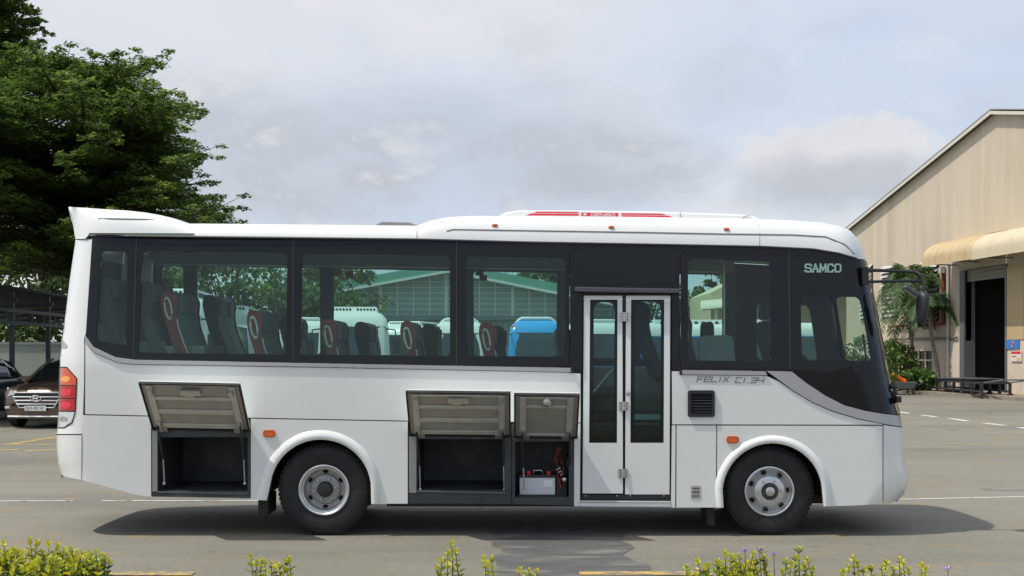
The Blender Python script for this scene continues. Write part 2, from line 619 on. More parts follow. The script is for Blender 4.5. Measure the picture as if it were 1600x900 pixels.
# ====================================================================== GROUND AND MARKINGS
def asphalt_mat():
    m = bpy.data.materials.new("asphalt")
    m.use_nodes = True
    nt = m.node_tree
    N, L = nt.nodes, nt.links
    b = N['Principled BSDF']
    b.inputs['Roughness'].default_value = 0.85
    b.inputs['Specular IOR Level'].default_value = 0.3
    tc = N.new("ShaderNodeTexCoord")
    def noise(scale, detail=5, rough=0.6, st=(1, 1, 1), loc=(0, 0, 0)):
        mp = N.new("ShaderNodeMapping")
        mp.inputs['Scale'].default_value = st
        mp.inputs['Location'].default_value = loc
        L.new(tc.outputs['Object'], mp.inputs['Vector'])
        t = N.new("ShaderNodeTexNoise")
        t.inputs['Scale'].default_value = scale
        t.inputs['Detail'].default_value = detail
        t.inputs['Roughness'].default_value = rough
        L.new(mp.outputs[0], t.inputs['Vector'])
        return t.outputs[0]
    def rng(v, a, b_, c=0.0, d=1.0):
        n = N.new("ShaderNodeMapRange")
        n.interpolation_type = 'SMOOTHSTEP'
        n.inputs['From Min'].default_value = a
        n.inputs['From Max'].default_value = b_
        n.inputs['To Min'].default_value = c
        n.inputs['To Max'].default_value = d
        L.new(v, n.inputs['Value'])
        return n.outputs[0]
    def mix(f, a, b_, mode='MIX'):
        n = N.new("ShaderNodeMix")
        n.data_type = 'RGBA'
        n.blend_type = mode
        if isinstance(f, float):
            n.inputs[0].default_value = f
        else:
            L.new(f, n.inputs[0])
        for i, v in ((6, a), (7, b_)):
            if isinstance(v, tuple):
                n.inputs[i].default_value = (*v, 1)
            else:
                L.new(v, n.inputs[i])
        return n.outputs[2]
    base = mix(rng(noise(0.22, 6), 0.35, 0.65), (0.176, 0.168, 0.132), (0.215, 0.204, 0.164))
    base = mix(rng(noise(0.35, 6, 0.65, (0.25, 1, 1), (3, 1, 0)), 0.46, 0.70, 0, 0.65), base, (0.122, 0.123, 0.104))
    base = mix(rng(noise(1.1, 5, 0.6, (0.35, 1, 1), (9, 4, 0)), 0.56, 0.75, 0, 0.4), base, (0.245, 0.232, 0.195))
    # rusty dirt patches
    base = mix(rng(noise(1.6, 4, 0.55, (0.55, 1, 1), (1, 7, 0)), 0.57, 0.72, 0, 0.6), base, (0.26, 0.175, 0.09))
    base = mix(rng(noise(3.7, 3, 0.5, (0.6, 1, 1), (5, 2, 0)), 0.63, 0.74, 0, 0.75), base, (0.30, 0.20, 0.08))
    # hairline cracks, broken up so that they come and go
    mp = N.new("ShaderNodeMapping")
    mp.inputs['Scale'].default_value = (0.16, 0.22, 1)
    L.new(tc.outputs['Object'], mp.inputs['Vector'])
    wob = N.new("ShaderNodeTexNoise")
    wob.inputs['Scale'].default_value = 6
    wob.inputs['Detail'].default_value = 4
    L.new(mp.outputs[0], wob.inputs['Vector'])
    ad = N.new("ShaderNodeMix")
    ad.data_type = 'RGBA'
    ad.inputs[0].default_value = 0.18
    L.new(mp.outputs[0], ad.inputs[6])
    L.new(wob.outputs['Color'], ad.inputs[7])
    vo = N.new("ShaderNodeTexVoronoi")
    vo.feature = 'DISTANCE_TO_EDGE'
    vo.inputs['Scale'].default_value = 1.0
    L.new(ad.outputs[2], vo.inputs['Vector'])
    ck = rng(vo.outputs['Distance'], 0.0, 0.0035, 1.0, 0.0)
    mk = N.new("ShaderNodeMath")
    mk.operation = 'MULTIPLY'
    L.new(ck, mk.inputs[0])
    L.new(rng(noise(0.5, 4, 0.6, (1, 1, 1), (2, 8, 0)), 0.5, 0.62, 0.0, 0.75), mk.inputs[1])
    base = mix(mk.outputs[0], base, (0.075, 0.07, 0.06))
    # oil drips
    base = mix(rng(noise(2.6, 3, 0.5, (1, 1, 1), (7, 3, 0)), 0.69, 0.76, 0, 0.55), base, (0.075, 0.072, 0.066))
    # aggregate
    g = rng(noise(140, 2, 0.5), 0.25, 0.75, 0.72, 1.28)
    cb = N.new("ShaderNodeCombineColor")
    for i in range(3):
        L.new(g, cb.inputs[i])
    base = mix(1.0, base, cb.outputs[0], 'MULTIPLY')
    g2 = rng(noise(18, 4, 0.6), 0.3, 0.7, 0.90, 1.10)
    cb = N.new("ShaderNodeCombineColor")
    for i in range(3):
        L.new(g2, cb.inputs[i])
    base = mix(1.0, base, cb.outputs[0], 'MULTIPLY')
    L.new(base, b.inputs['Base Color'])
    bp = N.new("ShaderNodeBump")
    bp.inputs['Strength'].default_value = 0.35
    bp.inputs['Distance'].default_value = 0.008
    L.new(noise(110, 3), bp.inputs['Height'])
    L.new(bp.outputs[0], b.inputs['Normal'])
    return m
asph = asphalt_mat()
mb = MB()
mb.add([(-900, -300, 0), (900, -300, 0), (900, 2500, 0), (-900, 2500, 0)], [(0, 1, 2, 3)])
tag(mb.build("ground", asph), kind='structure')

def worn(name, col, amt, under=(0.185, 0.173, 0.142), sc=9.0):
    return mat(name, col, 0.75, col2=under, c2scale=sc, c2lo=0.62 - amt * 0.3, c2hi=0.72 - amt * 0.2, var=0.12, vscale=30)
lw = worn("line_white", (0.66, 0.65, 0.61), 0.35)
ly = worn("line_yellow", (0.50, 0.33, 0.09), 0.65)
ly2 = worn("line_yellow_faded", (0.36, 0.27, 0.12), 0.75)
def G(px, py):
    Y = CZ * F / (py - HY)
    return Vector(((px - 800) * Y / F, Y, 0))
def line(a, b, w, m, name="road_marking", z=0.004):
    a, b = Vector(a), Vector(b)
    d = (b - a).normalized()
    n = Vector((-d.y, d.x, 0)) * w / 2
    n2 = max(2, int((b - a).length / 0.25))
    random.seed(int(a.x * 100))
    mb = MB()
    rows = []
    for i in range(n2 + 1):
        p = a.lerp(b, i / n2)
        p.z = z
        j = 1 + random.uniform(-0.08, 0.08)
        rows.append([p + n * j, p - n * j])
    mb.grid(rows)
    return tag(mb.build(name, m, recalc=False), kind='structure')
line(G(-200, 784), G(114, 782.8), 0.055, lw)
line(G(158, 782.8), G(1384, 781), 0.055, lw)
line(G(1384, 781), G(1800, 772), 0.055, lw)
line(G(150, 897.5), G(302, 897.5), 0.16, ly, z=0.008)
line(G(905, 896.5), G(1112, 897), 0.16, ly, z=0.008)
# bay markings beside the car
line(G(-40, 694.6), G(92, 694.6), 0.22, ly)
line(G(18, 694), G(130, 676), 0.22, ly)
line(G(-30, 703.5), G(28, 703), 0.30, ly)
line(G(40, 705), G(140, 701), 0.30, ly)
line(G(-40, 674.5), G(22, 673.5), 0.2, ly2)
# broken lines on the lane to the right
for a, b in (((1400, 643), (1421, 646)), ((1440, 648.5), (1463, 651.5)), ((1484, 654), (1512, 658)), ((1537, 661), (1570, 665)), ((1592, 668), (1630, 673))):
    line(G(*a), G(*b), 0.17, lw)
for a, b in (((1425, 654.5), (1442, 655)), ((1473, 661.5), (1495, 664)), ((1530, 669), (1552, 672)), ((1592, 678.5), (1620, 681)), ((1474, 693), (1538, 696))):
    line(G(*a), G(*b), 0.26, ly2)
# resurfaced patch in front of the bus door
patch = mat("patch_cement", (0.088, 0.088, 0.084), 0.8, col2=(0.185, 0.178, 0.150), c2scale=1.7, c2lo=0.47, c2hi=0.66, var=0.35, vscale=5, stretch=(0.55, 1.5, 1), bump=0.2, bscale=30)
random.seed(3)
mb = MB()
pts = []
x0, x1, ya, yb = -0.150, 1.12, 7.5, 12.85
for k in range(40):
    pts.append((x0 + 0.04 * math.sin(k * 1.1) + 0.03 * math.sin(k * 0.43 + 2) + random.uniform(-0.02, 0.02), ya + (yb - ya) * k / 40, 0.004))
for k in range(28):
    pts.append((x0 + (x1 - 0.12 - x0) * k / 28, yb + 0.10 * math.sin(k * 0.7) + 0.05 * math.sin(k * 1.9), 0.004))
for k in range(40):
    t = k / 40
    pts.append((x1 - 0.12 + 0.22 * t + 0.07 * math.sin(k * 0.37) + 0.05 * math.sin(k * 0.9) + random.uniform(-0.03, 0.03), yb - (yb - ya) * t, 0.004))
mb.add(pts, [tuple(range(len(pts)))])
tag(mb.build("road_patch", patch, recalc=False), kind='structure')
# dark skid mark to the right
skid = mat("skid_mark", (0.12, 0.117, 0.108), 0.85, col2=(0.20, 0.19, 0.165), c2scale=2.5, c2lo=0.42, c2hi=0.6, stretch=(0.6, 3, 1))
line(G(1535, 764.5), G(1610, 766), 0.22, skid)
line(G(1480, 671), G(1500, 671.5), 0.1, skid)

# raised pavement with kerb along the warehouse, on the right
pave = mat("pavement_concrete", (0.30, 0.25, 0.185), 0.85, var=0.18, vscale=1.2, col2=(0.20, 0.16, 0.11), c2scale=0.8, bump=0.2)
kerbm = mat("kerb_stone", (0.24, 0.21, 0.16), 0.85, var=0.25, vscale=2.5, bump=0.2)
KZ = 0.13
def WX(Y, off=0.0):
    """x of the warehouse's long front wall at distance Y"""
    return 20.85 - (Y - 52) * 0.0974 + off
def KX(Y):
    return WX(Y) - interp([(30, 2.2), (47, 2.15), (52, 2.3), (58, 3.0), (66, 4.2), (90, 5.0)], Y)
ys = [34, 38, 42, 45, 47, 49, 51, 53, 55, 57, 59, 61, 64, 68, 74, 82, 90]
mb = MB()
mb.grid([[Vector((KX(Y) + 0.15, Y, KZ)), Vector((WX(Y) + 1.5, Y, KZ))] for Y in ys])
tag(mb.build("pavement", pave, recalc=False), kind='structure')
mb = MB()
mb.grid([[Vector((KX(Y), Y, -0.05)), Vector((KX(Y), Y, KZ + 0.004)), Vector((KX(Y) + 0.15, Y, KZ + 0.004)), Vector((KX(Y) + 0.15, Y, 0.05))] for Y in ys])
tag(mb.build("kerb", kerbm), kind='structure')
# planting bed below the camera
soil = mat("soil", (0.07, 0.05, 0.035), 0.95, var=0.4, vscale=8, bump=0.5, bscale=25)
mb = MB()
mb.add([(-9, 3.2, 0.006), (9, 3.2, 0.006), (9, 8.3, 0.006), (-9, 8.3, 0.006)], [(0, 1, 2, 3)])
tag(mb.build("planting_bed", soil, recalc=False), kind='structure')
# ====================================================================== WAREHOUSE ON THE RIGHT
wallm = mat("cladding_beige", (0.56, 0.475, 0.35), 0.6, var=0.07, vscale=1.3, col2=(0.49, 0.40, 0.275), c2scale=0.9, c2lo=0.45, c2hi=0.8, stretch=(1, 1, 0.10))
def corrug(m, axis_scale, strength=0.35, vec=(1, 0, 0), dist=0.03):
    """vertical ribs pressed into sheet metal"""
    nt = m.node_tree
    N, L = nt.nodes, nt.links
    b = N['Principled BSDF']
    tc = N.new("ShaderNodeTexCoord")
    dt = N.new("ShaderNodeVectorMath")
    dt.operation = 'DOT_PRODUCT'
    dt.inputs[1].default_value = [v * axis_scale for v in vec]
    L.new(tc.outputs['Object'], dt.inputs[0])
    fr = N.new("ShaderNodeMath")
    fr.operation = 'SINE'
    L.new(dt.outputs['Value'], fr.inputs[0])
    bp = N.new("ShaderNodeBump")
    bp.inputs['Strength'].default_value = strength
    bp.inputs['Distance'].default_value = dist
    L.new(fr.outputs[0], bp.inputs['Height'])
    L.new(bp.outputs[0], b.inputs['Normal'])
corrug(wallm, 2 * math.pi / 0.45, 0.16, (0, 1, 0))
plinthm = mat("plinth_plaster", (0.62, 0.52, 0.41), 0.85, var=0.08, vscale=1.5, col2=(0.50, 0.42, 0.33), c2scale=1.1, c2lo=0.55, c2hi=0.75)
fascm = mat("fascia_white", (0.62, 0.59, 0.51), 0.5, var=0.06)
awn1 = mat("awning_cream", (0.58, 0.50, 0.34), 0.6, var=0.06, vscale=2.5, col2=(0.58, 0.48, 0.32), c2scale=1.0)
awn2 = mat("awning_ochre", (0.52, 0.40, 0.22), 0.6, var=0.10, vscale=2.5, col2=(0.50, 0.37, 0.19), c2scale=1.0)
void = MATS["void_black"]
shutterm = mat("shutter_metal", (0.25, 0.235, 0.19), 0.5, metal=0.3)
corrug(shutterm, 2 * math.pi / 0.16, 0.5, (0, 0, 1))
framem = mat("door_frame_grey", (0.16, 0.165, 0.165), 0.5, metal=0.3)
pipem = mat("pipe_rust", (0.20, 0.045, 0.02), 0.6)
louvm = mat("louvre_white", (0.52, 0.51, 0.48), 0.5)

wh = thing("warehouse", "large beige clad warehouse with a gable roof and cream awnings on the right", "warehouse", (20.0, 55, 0))
def Wp(Y, z, off=0.0):
    """a point on the front wall; off = metres proud of it towards the yard"""
    return Vector((WX(Y) - off, Y, z))
RZ = lambda Y: interp([(38, 8.8), (54.6, 12.02), (72.5, 8.55)], Y)
DOOR = (53.75, 57.55)
DH = 5.0
def wall_strip(mb, y0, y1, z0, z1f, off=0.0, th=0.25):
    n = max(1, int((y1 - y0) / 2.0))
    ring = [Wp(y0, z0, off), Wp(y1, z0, off)] + [Wp(y1 + (y0 - y1) * k / n, z1f(y1 + (y0 - y1) * k / n), off) for k in range(n + 1)]
    mb.prism(ring, (th, 0, 0))
mb = MB()
PL = 2.35
wall_strip(mb, 38, 50.2, PL, RZ)
wall_strip(mb, 50.2, DOOR[0], PL, RZ)
wall_strip(mb, DOOR[0], 54.6, DH + 0.55, RZ)
wall_strip(mb, 54.6, DOOR[1], DH + 0.55, RZ)
wall_strip(mb, DOOR[1], 72.5, PL, RZ)
mb.build("wall", wallm, wh)
# the side walls and the back, so that the hall is a closed volume
mb = MB()
dx = Vector((34, 3.3, 0))
for Y in (38, 72.5):
    mb.prism([Wp(Y, 0, -0.25), Wp(Y, RZ(Y), -0.25), Wp(Y, RZ(Y), -0.25) + dx, Wp(Y, 0, -0.25) + dx], (0, 0.2 if Y < 50 else -0.2, 0))
mb.prism([Wp(38.3, 0, -0.25) + dx, Wp(54.6, 0) + dx, Wp(72.2, 0, -0.25) + dx, Wp(72.2, 8.5, -0.25) + dx, Wp(54.6, 12) + dx, Wp(38.3, 8.7, -0.25) + dx], (0.2, 0, 0))
mb.build("wall", wallm, wh)
mb = MB()
for ya, yb in ((37.2, 54.6), (54.6, 73.4)):
    za, zb = RZ(ya) if ya > 38 else 8.66, RZ(yb) if yb < 72.5 else 8.37
    a, b = Wp(ya, za + 0.12, 0.28), Wp(yb, zb + 0.12, 0.28)
    mb.prism([a, b, b + Vector((0, 0, 0.04)), a + Vector((0, 0, 0.04))], dx * 1.02)
mb.build("roof", mat("roof_sheet", (0.40, 0.39, 0.36), 0.45, metal=0.3), wh)
mb = MB()
for ya, yb in ((37.2, 54.6), (54.6, 73.4)):
    za, zb = RZ(ya) if ya > 38 else 8.66, RZ(yb) if yb < 72.5 else 8.37
    a, b = Wp(ya, za - 0.08, 0.30), Wp(yb, zb - 0.08, 0.30)
    mb.prism([a, b, b + Vector((0, 0, 0.14)), a + Vector((0, 0, 0.14))], (0.05, 0, 0))
mb.build("fascia", fascm, wh)
mb = MB()
wall_strip(mb, 38, 49.9, 0, lambda Y: PL, 0.03)
wall_strip(mb, 51.6, DOOR[0], 0, lambda Y: PL, 0.03)
wall_strip(mb, DOOR[1] + 0.55, 61.0, 0, lambda Y: PL, 0.03)
wall_strip(mb, 61.0, 63.4, 0, lambda Y: 1.0, 0.03)
wall_strip(mb, 61.0, 63.4, 1.9, lambda Y: PL, 0.03)
wall_strip(mb, 63.4, 72.5, 0, lambda Y: PL, 0.03)
build_each(mb, "plinth", plinthm, wh)
# dark inside seen through the doorway
mb = MB()
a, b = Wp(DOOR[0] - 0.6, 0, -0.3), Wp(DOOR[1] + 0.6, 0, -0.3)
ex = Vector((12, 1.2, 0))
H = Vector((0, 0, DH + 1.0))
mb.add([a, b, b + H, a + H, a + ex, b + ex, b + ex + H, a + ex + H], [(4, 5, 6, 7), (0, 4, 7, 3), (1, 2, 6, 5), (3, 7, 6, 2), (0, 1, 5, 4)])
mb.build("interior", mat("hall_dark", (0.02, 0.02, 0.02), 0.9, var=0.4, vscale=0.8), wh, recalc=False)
mb = MB()
mb.prism([Wp(DOOR[0], DH - 0.02, -0.06), Wp(DOOR[1], DH - 0.02, -0.06), Wp(DOOR[1], DH + 0.56, -0.06), Wp(DOOR[0], DH + 0.56, -0.06)], (0.1, 0, 0))
mb.build("roller_shutter", shutterm, wh)
mb = MB()
for Y, w in ((DOOR[0], 0.12), (DOOR[1], 0.45)):
    wall_strip(mb, Y if w > 0.2 else Y - w, Y + w if w > 0.2 else Y, 0, lambda q: DH + 0.5, 0.08, 0.5)
build_each(mb, "door_frame", framem, wh)
# second doorway at the right edge of the picture
mb = MB()
wall_strip(mb, 50.1, 51.55, 0.0, lambda q: 5.2, -0.02, 0.04)
mb.build("side_door", mat("side_door_green", (0.10, 0.12, 0.10), 0.5), wh)
mb = MB()
wall_strip(mb, 51.55, 51.7, 0.0, lambda q: 5.2, 0.07, 0.2)
mb.build("door_frame", louvm, wh)
# yellow cladding strip over the signed pillar stands proud
mb = MB()
wall_strip(mb, 52.2, DOOR[0] - 0.13, PL, lambda q: 5.4, 0.06, 0.2)
mb.build("pier_cladding", mat("pier_ochre", (0.50, 0.37, 0.19), 0.6, var=0.06), wh)
# awnings: curved sheets on the wall
def awning(y0, y1, z, proj, m, name):
    mb = MB()
    rows = []
    n = 14
    for i in range(n + 1):
        Y = y0 + (y1 - y0) * i / n
        row = [Wp(Y, z + 0.98, 0.01)]
        for k in range(11):
            a = rad(90 - 98 * k / 10)
            row.append(Wp(Y, z + 0.62 * math.sin(a) * 0.62 + 0.0 + 0.40 * (1 - k / 10) + 0.08 * (k < 10), proj - 0.75 + 0.75 * math.cos(a)))
        row.append(Wp(Y, z - 0.22, proj))
        rows.append(row)
    mb.grid(rows)
    for r in (rows[0], rows[-1]):
        mb.add(r, [tuple(range(len(r)))])
    o = mb.build(name, m, wh, smooth=40)
    mb = MB()
    for i in range(0, n + 1, 2):
        r = rows[i]
        mb.tube([p + Vector((-0.002, 0, 0.002)) for p in r], 0.009, 5)
    build_each(mb, "rib", m, o)
    mb = MB()
    for Y in (y0 + 0.4, (y0 + y1) / 2, y1 - 0.4):
        mb.tube([Wp(Y, z - 0.12, proj - 0.05), Wp(Y, z - 0.16, 0.02)], 0.03, 6)
    build_each(mb, "bracket", framem, o)
awning(53.7, 58.8, 5.95, 1.45, awn2, "awning")
awning(42.0, 53.6, 5.90, 1.55, awn1, "awning")
# louvred windows
for y0, y1, z0, z1 in ((68.5, 70.2, 3.6, 6.5), (65.2, 67.2, 3.6, 6.2), (60.3, 62.2, 3.3, 6.1)):
    mb = MB()
    wall_strip(mb, y0, y1, z0, lambda q: z1, 0.03, 0.03)
    o = mb.build("louvre_window", mat("louvre_void", (0.05, 0.05, 0.05), 0.8), wh)
    mb = MB()
    z = z0 + 0.08
    while z < z1:
        a, b = Wp(y0, z, 0.16), Wp(y1, z, 0.16)
        c, d = Wp(y1, z + 0.16, 0.045), Wp(y0, z + 0.16, 0.045)
        mb.add([a, b, c, d], [(0, 1, 2, 3)])
        z += 0.225
    mb.build("slats", louvm, o, recalc=False)
# low window of glass blocks in the plinth
mb = MB()
wall_strip(mb, 61.0, 63.4, 1.0, lambda q: 1.9, -0.05, 0.05)
o = mb.build("low_window", mat("low_glass", (0.03, 0.035, 0.035), 0.2), wh)
mb = MB()
for Y in (61.0, 61.8, 62.6, 63.3):
    wall_strip(mb, Y, Y + 0.1, 1.0, lambda q: 1.9, 0.02, 0.05)
wall_strip(mb, 61.0, 63.4, 1.42, lambda q: 1.5, 0.015, 0.04)
mb.build("frame", plinthm, o)
# rusty fire main
mb = MB()
mb.tube([Wp(59.6, 5.8, 0.12), Wp(59.6, 3.15, 0.12)], 0.09, 8)
mb.tube([Wp(59.6, 3.15, 0.12), Wp(66, 3.15, 0.12)], 0.06, 8)
mb.tube([Wp(60.5, 4.3, 0.14), Wp(60.5, 2.9, 0.14)], 0.05, 8)
build_each(mb, "pipe", pipem, wh, smooth=50)
mb = MB()
mb.tube([Wp(57.0 + 1.2, 2.5, 0.1), Wp(66, 2.5, 0.1)], 0.05, 8)
mb.build("pipe", framem, wh, smooth=50)
mb = MB()
mb.tube([Wp(59.15, 5.9, 0.1), Wp(59.15, 0.1, 0.1)], 0.07, 8)
mb.build("downpipe", louvm, wh, smooth=50)
mb = MB()
mb.obox(Wp(59.5, 5.62, 0.25), (0.1, 0, 0), (0, 0.17, 0), (0, 0, 0.12))
mb.build("floodlight", louvm, wh)

# signs on the pier
def pier_sign(name, lab, z0, z1, y0, y1, m):
    s = thing(name, lab, "sign", Wp((y0 + y1) / 2, z0, 0.06))
    mb = MB()
    mb.prism([Wp(y0, z0, 0.08), Wp(y1, z0, 0.08), Wp(y1, z1, 0.08), Wp(y0, z1, 0.08)], (0.03, 0, 0))
    mb.build("board", m, s)
    return s
s = pier_sign("wall_sign", "small blue square sign on the warehouse pillar, above a red and white notice", 1.98, 2.33, 52.55, 53.62, mat("sign_blue", (0.05, 0.20, 0.55), 0.5))
mb = MB()
mb.lathe([(0.13, -0.006), (0.13, 0.0), (0.09, 0.0), (0.09, -0.006)], Wp(53.08, 2.17, 0.09), 20, axis='x')
mb.build("emblem", louvm, s)
mb = MB()
mb.lathe([(0.0, -0.005), (0.08, -0.005), (0.085, 0.0)], Wp(53.08, 2.17, 0.088), 18, axis='x')
mb.build("emblem", redpaint, s)
s = pier_sign("wall_sign", "white notice with a red header on the warehouse pillar, under the blue sign", 1.45, 1.88, 52.35, 53.25, mat("notice_white", (0.72, 0.66, 0.58), 0.6))
mb = MB()
mb.prism([Wp(52.4, 1.76, 0.084), Wp(53.2, 1.76, 0.084), Wp(53.2, 1.86, 0.084), Wp(52.4, 1.86, 0.084)], (0.003, 0, 0))
mb.prism([Wp(52.75, 1.63, 0.084), Wp(53.15, 1.63, 0.084), Wp(53.15, 1.67, 0.084), Wp(52.75, 1.67, 0.084)], (0.003, 0, 0))
build_each(mb, "header", redpaint, s)
mb = MB()
mb.prism([Wp(52.42, 1.49, 0.084), Wp(52.75, 1.49, 0.084), Wp(52.75, 1.58, 0.084), Wp(52.42, 1.58, 0.084)], (0.003, 0, 0))
mb.build("picture", mat("notice_yellow", (0.60, 0.45, 0.15), 0.6), s)

# long wheeled rack loaded with sheet metal, on the kerb
rackm = mat("rack_steel", (0.055, 0.06, 0.068), 0.5, metal=0.5, var=0.3, vscale=6)
sheetm = mat("sheet_steel", (0.16, 0.19, 0.22), 0.35, metal=0.6, var=0.2, vscale=3)
def rack():
    t = thing("wheeled_rack", "long low wheeled steel rack carrying grey sheets by the warehouse kerb", "rack", P(1518, 618, 53.5) * Vector((1, 1, 0)) if False else Vector((P(1518, 618, 52.6).x, 52.6, 0)))
    A = Vector((P(1459, 612, 58.5).x, 58.5, 0))
    Bq = Vector((P(1556, 622, 50.5).x, 50.5, 0))
    ud = (Bq - A).normalized()
    nd = Vector((-ud.y, ud.x, 0))
    Ltot = (Bq - A).length
    mb = MB()
    for s in (-0.55, 0.55):
        mb.obox((A + Bq) / 2 + nd * s + Vector((0, 0, 0.62)), ud * Ltot / 2, nd * 0.04, (0, 0, 0.05))
        mb.obox((A + Bq) / 2 + nd * s + Vector((0, 0, 0.28)), ud * Ltot / 2, nd * 0.035, (0, 0, 0.035))
    for k in range(8):
        c = A.lerp(Bq, k / 7)
        mb.obox(c + Vector((0, 0, 0.62)), ud * 0.04, nd * 0.55, (0, 0, 0.04))
    mb.build("frame", rackm, t)
    for k in range(8):
        for s in (-0.55, 0.55):
            c = A.lerp(Bq, k / 7) + nd * s
            mb = MB()
            mb.obox(c + Vector((0, 0, 0.40)), ud * 0.05, nd * 0.05, (0, 0, 0.24))
            lg = mb.build("leg", rackm, t)
            if k % 2 == 1 or k == 0:
                mb = MB()
                mb.lathe([(0.0, -0.04), (0.11, -0.035), (0.125, -0.02), (0.125, 0.02), (0.11, 0.035), (0.0, 0.04)], c + Vector((0, 0, 0.125)), 14, axis='y')
                mb.build("castor", mat("castor_brown", (0.10, 0.05, 0.035), 0.7), lg)
    mb = MB()
    for k, (a, b) in enumerate(((0.02, 0.42), (0.32, 0.72), (0.55, 0.88))):
        c = A.lerp(Bq, (a + b) / 2)
        mb.obox(c + Vector((0, 0, 0.69 + 0.033 * k)), ud * Ltot * (b - a) / 2, nd * 0.62, (0, 0, 0.015))
    build_each(mb, "sheet", sheetm, t)
    mb = MB()
    mb.tube([Bq + nd * 0.5 + Vector((0, 0, 0.62)), Bq + nd * 0.5 + ud * 2.2 + Vector((0, 0, 0.78))], 0.03, 6)
    mb.tube([Bq - nd * 0.5 + Vector((0, 0, 0.62)), Bq - nd * 0.5 + ud * 2.2 + Vector((0, 0, 0.78))], 0.03, 6)
    mb.tube([Bq + nd * 0.5 + ud * 2.2 + Vector((0, 0, 0.78)), Bq - nd * 0.5 + ud * 2.2 + Vector((0, 0, 0.78))], 0.03, 6)
    mb.build("drawbar", sheetm, t)
rack()
# orange cloth over a low grey barrow at the kerb, half hidden by the bus's nose
CY = 55.5
c = Vector((P(1412.5, 606, CY).x, CY, 0.0))
ct = thing("barrow", "low grey barrow with a bright orange cloth on it, beside the bus's windscreen", "barrow", c)
mb = MB()
rows = []
for z, hx, hy in ((0.24, 0.28, 0.28), (0.26, 0.34, 0.34), (0.54, 0.44, 0.42), (0.56, 0.44, 0.42), (0.54, 0.40, 0.38), (0.30, 0.32, 0.32)):
    rows.append([c + Vector((x * hx, y * hy, z)) for x, y in ((-1, -1), (1, -1), (1, 1), (-1, 1))])
mb.grid(rows, close=True)
mb.add(rows[0], [(0, 1, 2, 3)])
mb.add(rows[-1], [(0, 1, 2, 3)])
mb.build("tray", mat("cart_grey", (0.16, 0.165, 0.18), 0.5), ct, bevel=0.01)
mb = MB()
mb.lathe([(0, -0.04), (0.12, -0.035), (0.15, 0), (0.12, 0.035), (0, 0.04)], c + Vector((-0.45, 0, 0.15)), 16)
mb.build("wheel", rackm, ct)
for sy in (-0.3, 0.3):
    mb = MB()
    mb.tube([c + Vector((-0.45, sy * 0.3, 0.15)), c + Vector((0.2, sy, 0.27)), c + Vector((0.70, sy, 0.50))], 0.02, 6)
    mb.tube([c + Vector((0.25, sy, 0.28)), c + Vector((0.32, sy, 0.0))], 0.018, 6)
    mb.build("handle", rackm, ct)
random.seed(11)
mb = MB()
rows = []
for i in range(9):
    t = i / 8
    cx = -0.44 + 0.42 * t
    rows.append([c + Vector((cx + 0.11 * math.cos(a), 0.2 * math.sin(a) * (1 - 0.3 * t), 0.88 - 0.30 * t + (0.03 + 0.08 * t) * math.sin(a + 0.6) + random.uniform(-0.02, 0.02))) for a in [2 * math.pi * k / 10 for k in range(10)]])
mb.grid(rows, close=True)
mb.add(rows[0], [tuple(range(10))])
mb.add(rows[-1], [tuple(range(10))])
mb.build("orange_cloth", mat("cloth_orange", (0.85, 0.13, 0.01), 0.6), ct, smooth=60)
# ====================================================================== HALL WITH THE GREEN ROOF, BEYOND THE BUS
HYD = 82.0
greenr = mat("roof_green", (0.16, 0.42, 0.31), 0.5, var=0.06)
hallw = mat("hall_panel", (0.33, 0.39, 0.38), 0.35, var=0.10, vscale=0.7)
hallf = mat("hall_frame", (0.78, 0.80, 0.78), 0.5)
hall = thing("hall", "wide hall with a green gable roof and gridded grey front, seen through the bus windows", "building", (P(700, 553, HYD).x, HYD, 0))
def hr(px):     # underside of the gable edge in photo rows
    return 424.5 + (0.182 * (700 - px) if px < 700 else 0.20 * (px - 700))
mb = MB()
L0, R0 = 430, 990
ring = [P(L0, 596, HYD), P(R0, 596, HYD), P(R0, hr(R0), HYD), P(700, hr(700), HYD), P(L0, hr(L0), HYD)]
mb.prism(ring, (0, 0.3, 0))
mb.prism([v + Vector((0, 39.7, 0)) for v in ring], (0, 0.3, 0))
mb.build("wall", hallw, hall)
mb = MB()
for a, b in ((L0 - 22, 700), (700, R0 + 22)):
    p, q = P(a, hr(a), HYD - 1.2), P(b, hr(b), HYD - 1.2)
    mb.prism([p, q, q + Vector((0, 0, 0.62)), p + Vector((0, 0, 0.62))], (0, 42.0, 0))
mb.build("roof", greenr, hall)
mb = MB()
for a, b in ((L0 - 22, 700), (700, R0 + 22)):
    p, q = P(a, hr(a) + 1.5, HYD - 1.24), P(b, hr(b) + 1.5, HYD - 1.24)
    mb.prism([p, q, q + Vector((0, 0, 0.16)), p + Vector((0, 0, 0.16))], (0, 0.03, 0))
build_each(mb, "fascia", hallf, hall)
mb = MB()
x = 694.5
verts_x = [494, 518, 542, 568, 594.5, 620.8, 646, 671.5, 697, 723, 749, 774, 801, 827, 852, 876.5, 902, 928, 954, 980]
for i, x in enumerate(verts_x):
    w = 2.4 if i in (4, 8, 12, 16) else 0.9
    mb.prism([P(x - w, 497, HYD - 0.1), P(x + w, 497, HYD - 0.1), P(x + w, hr(x) + 3, HYD - 0.1), P(x - w, hr(x) + 3, HYD - 0.1)], (0, 0.09, 0))
py = 492.0
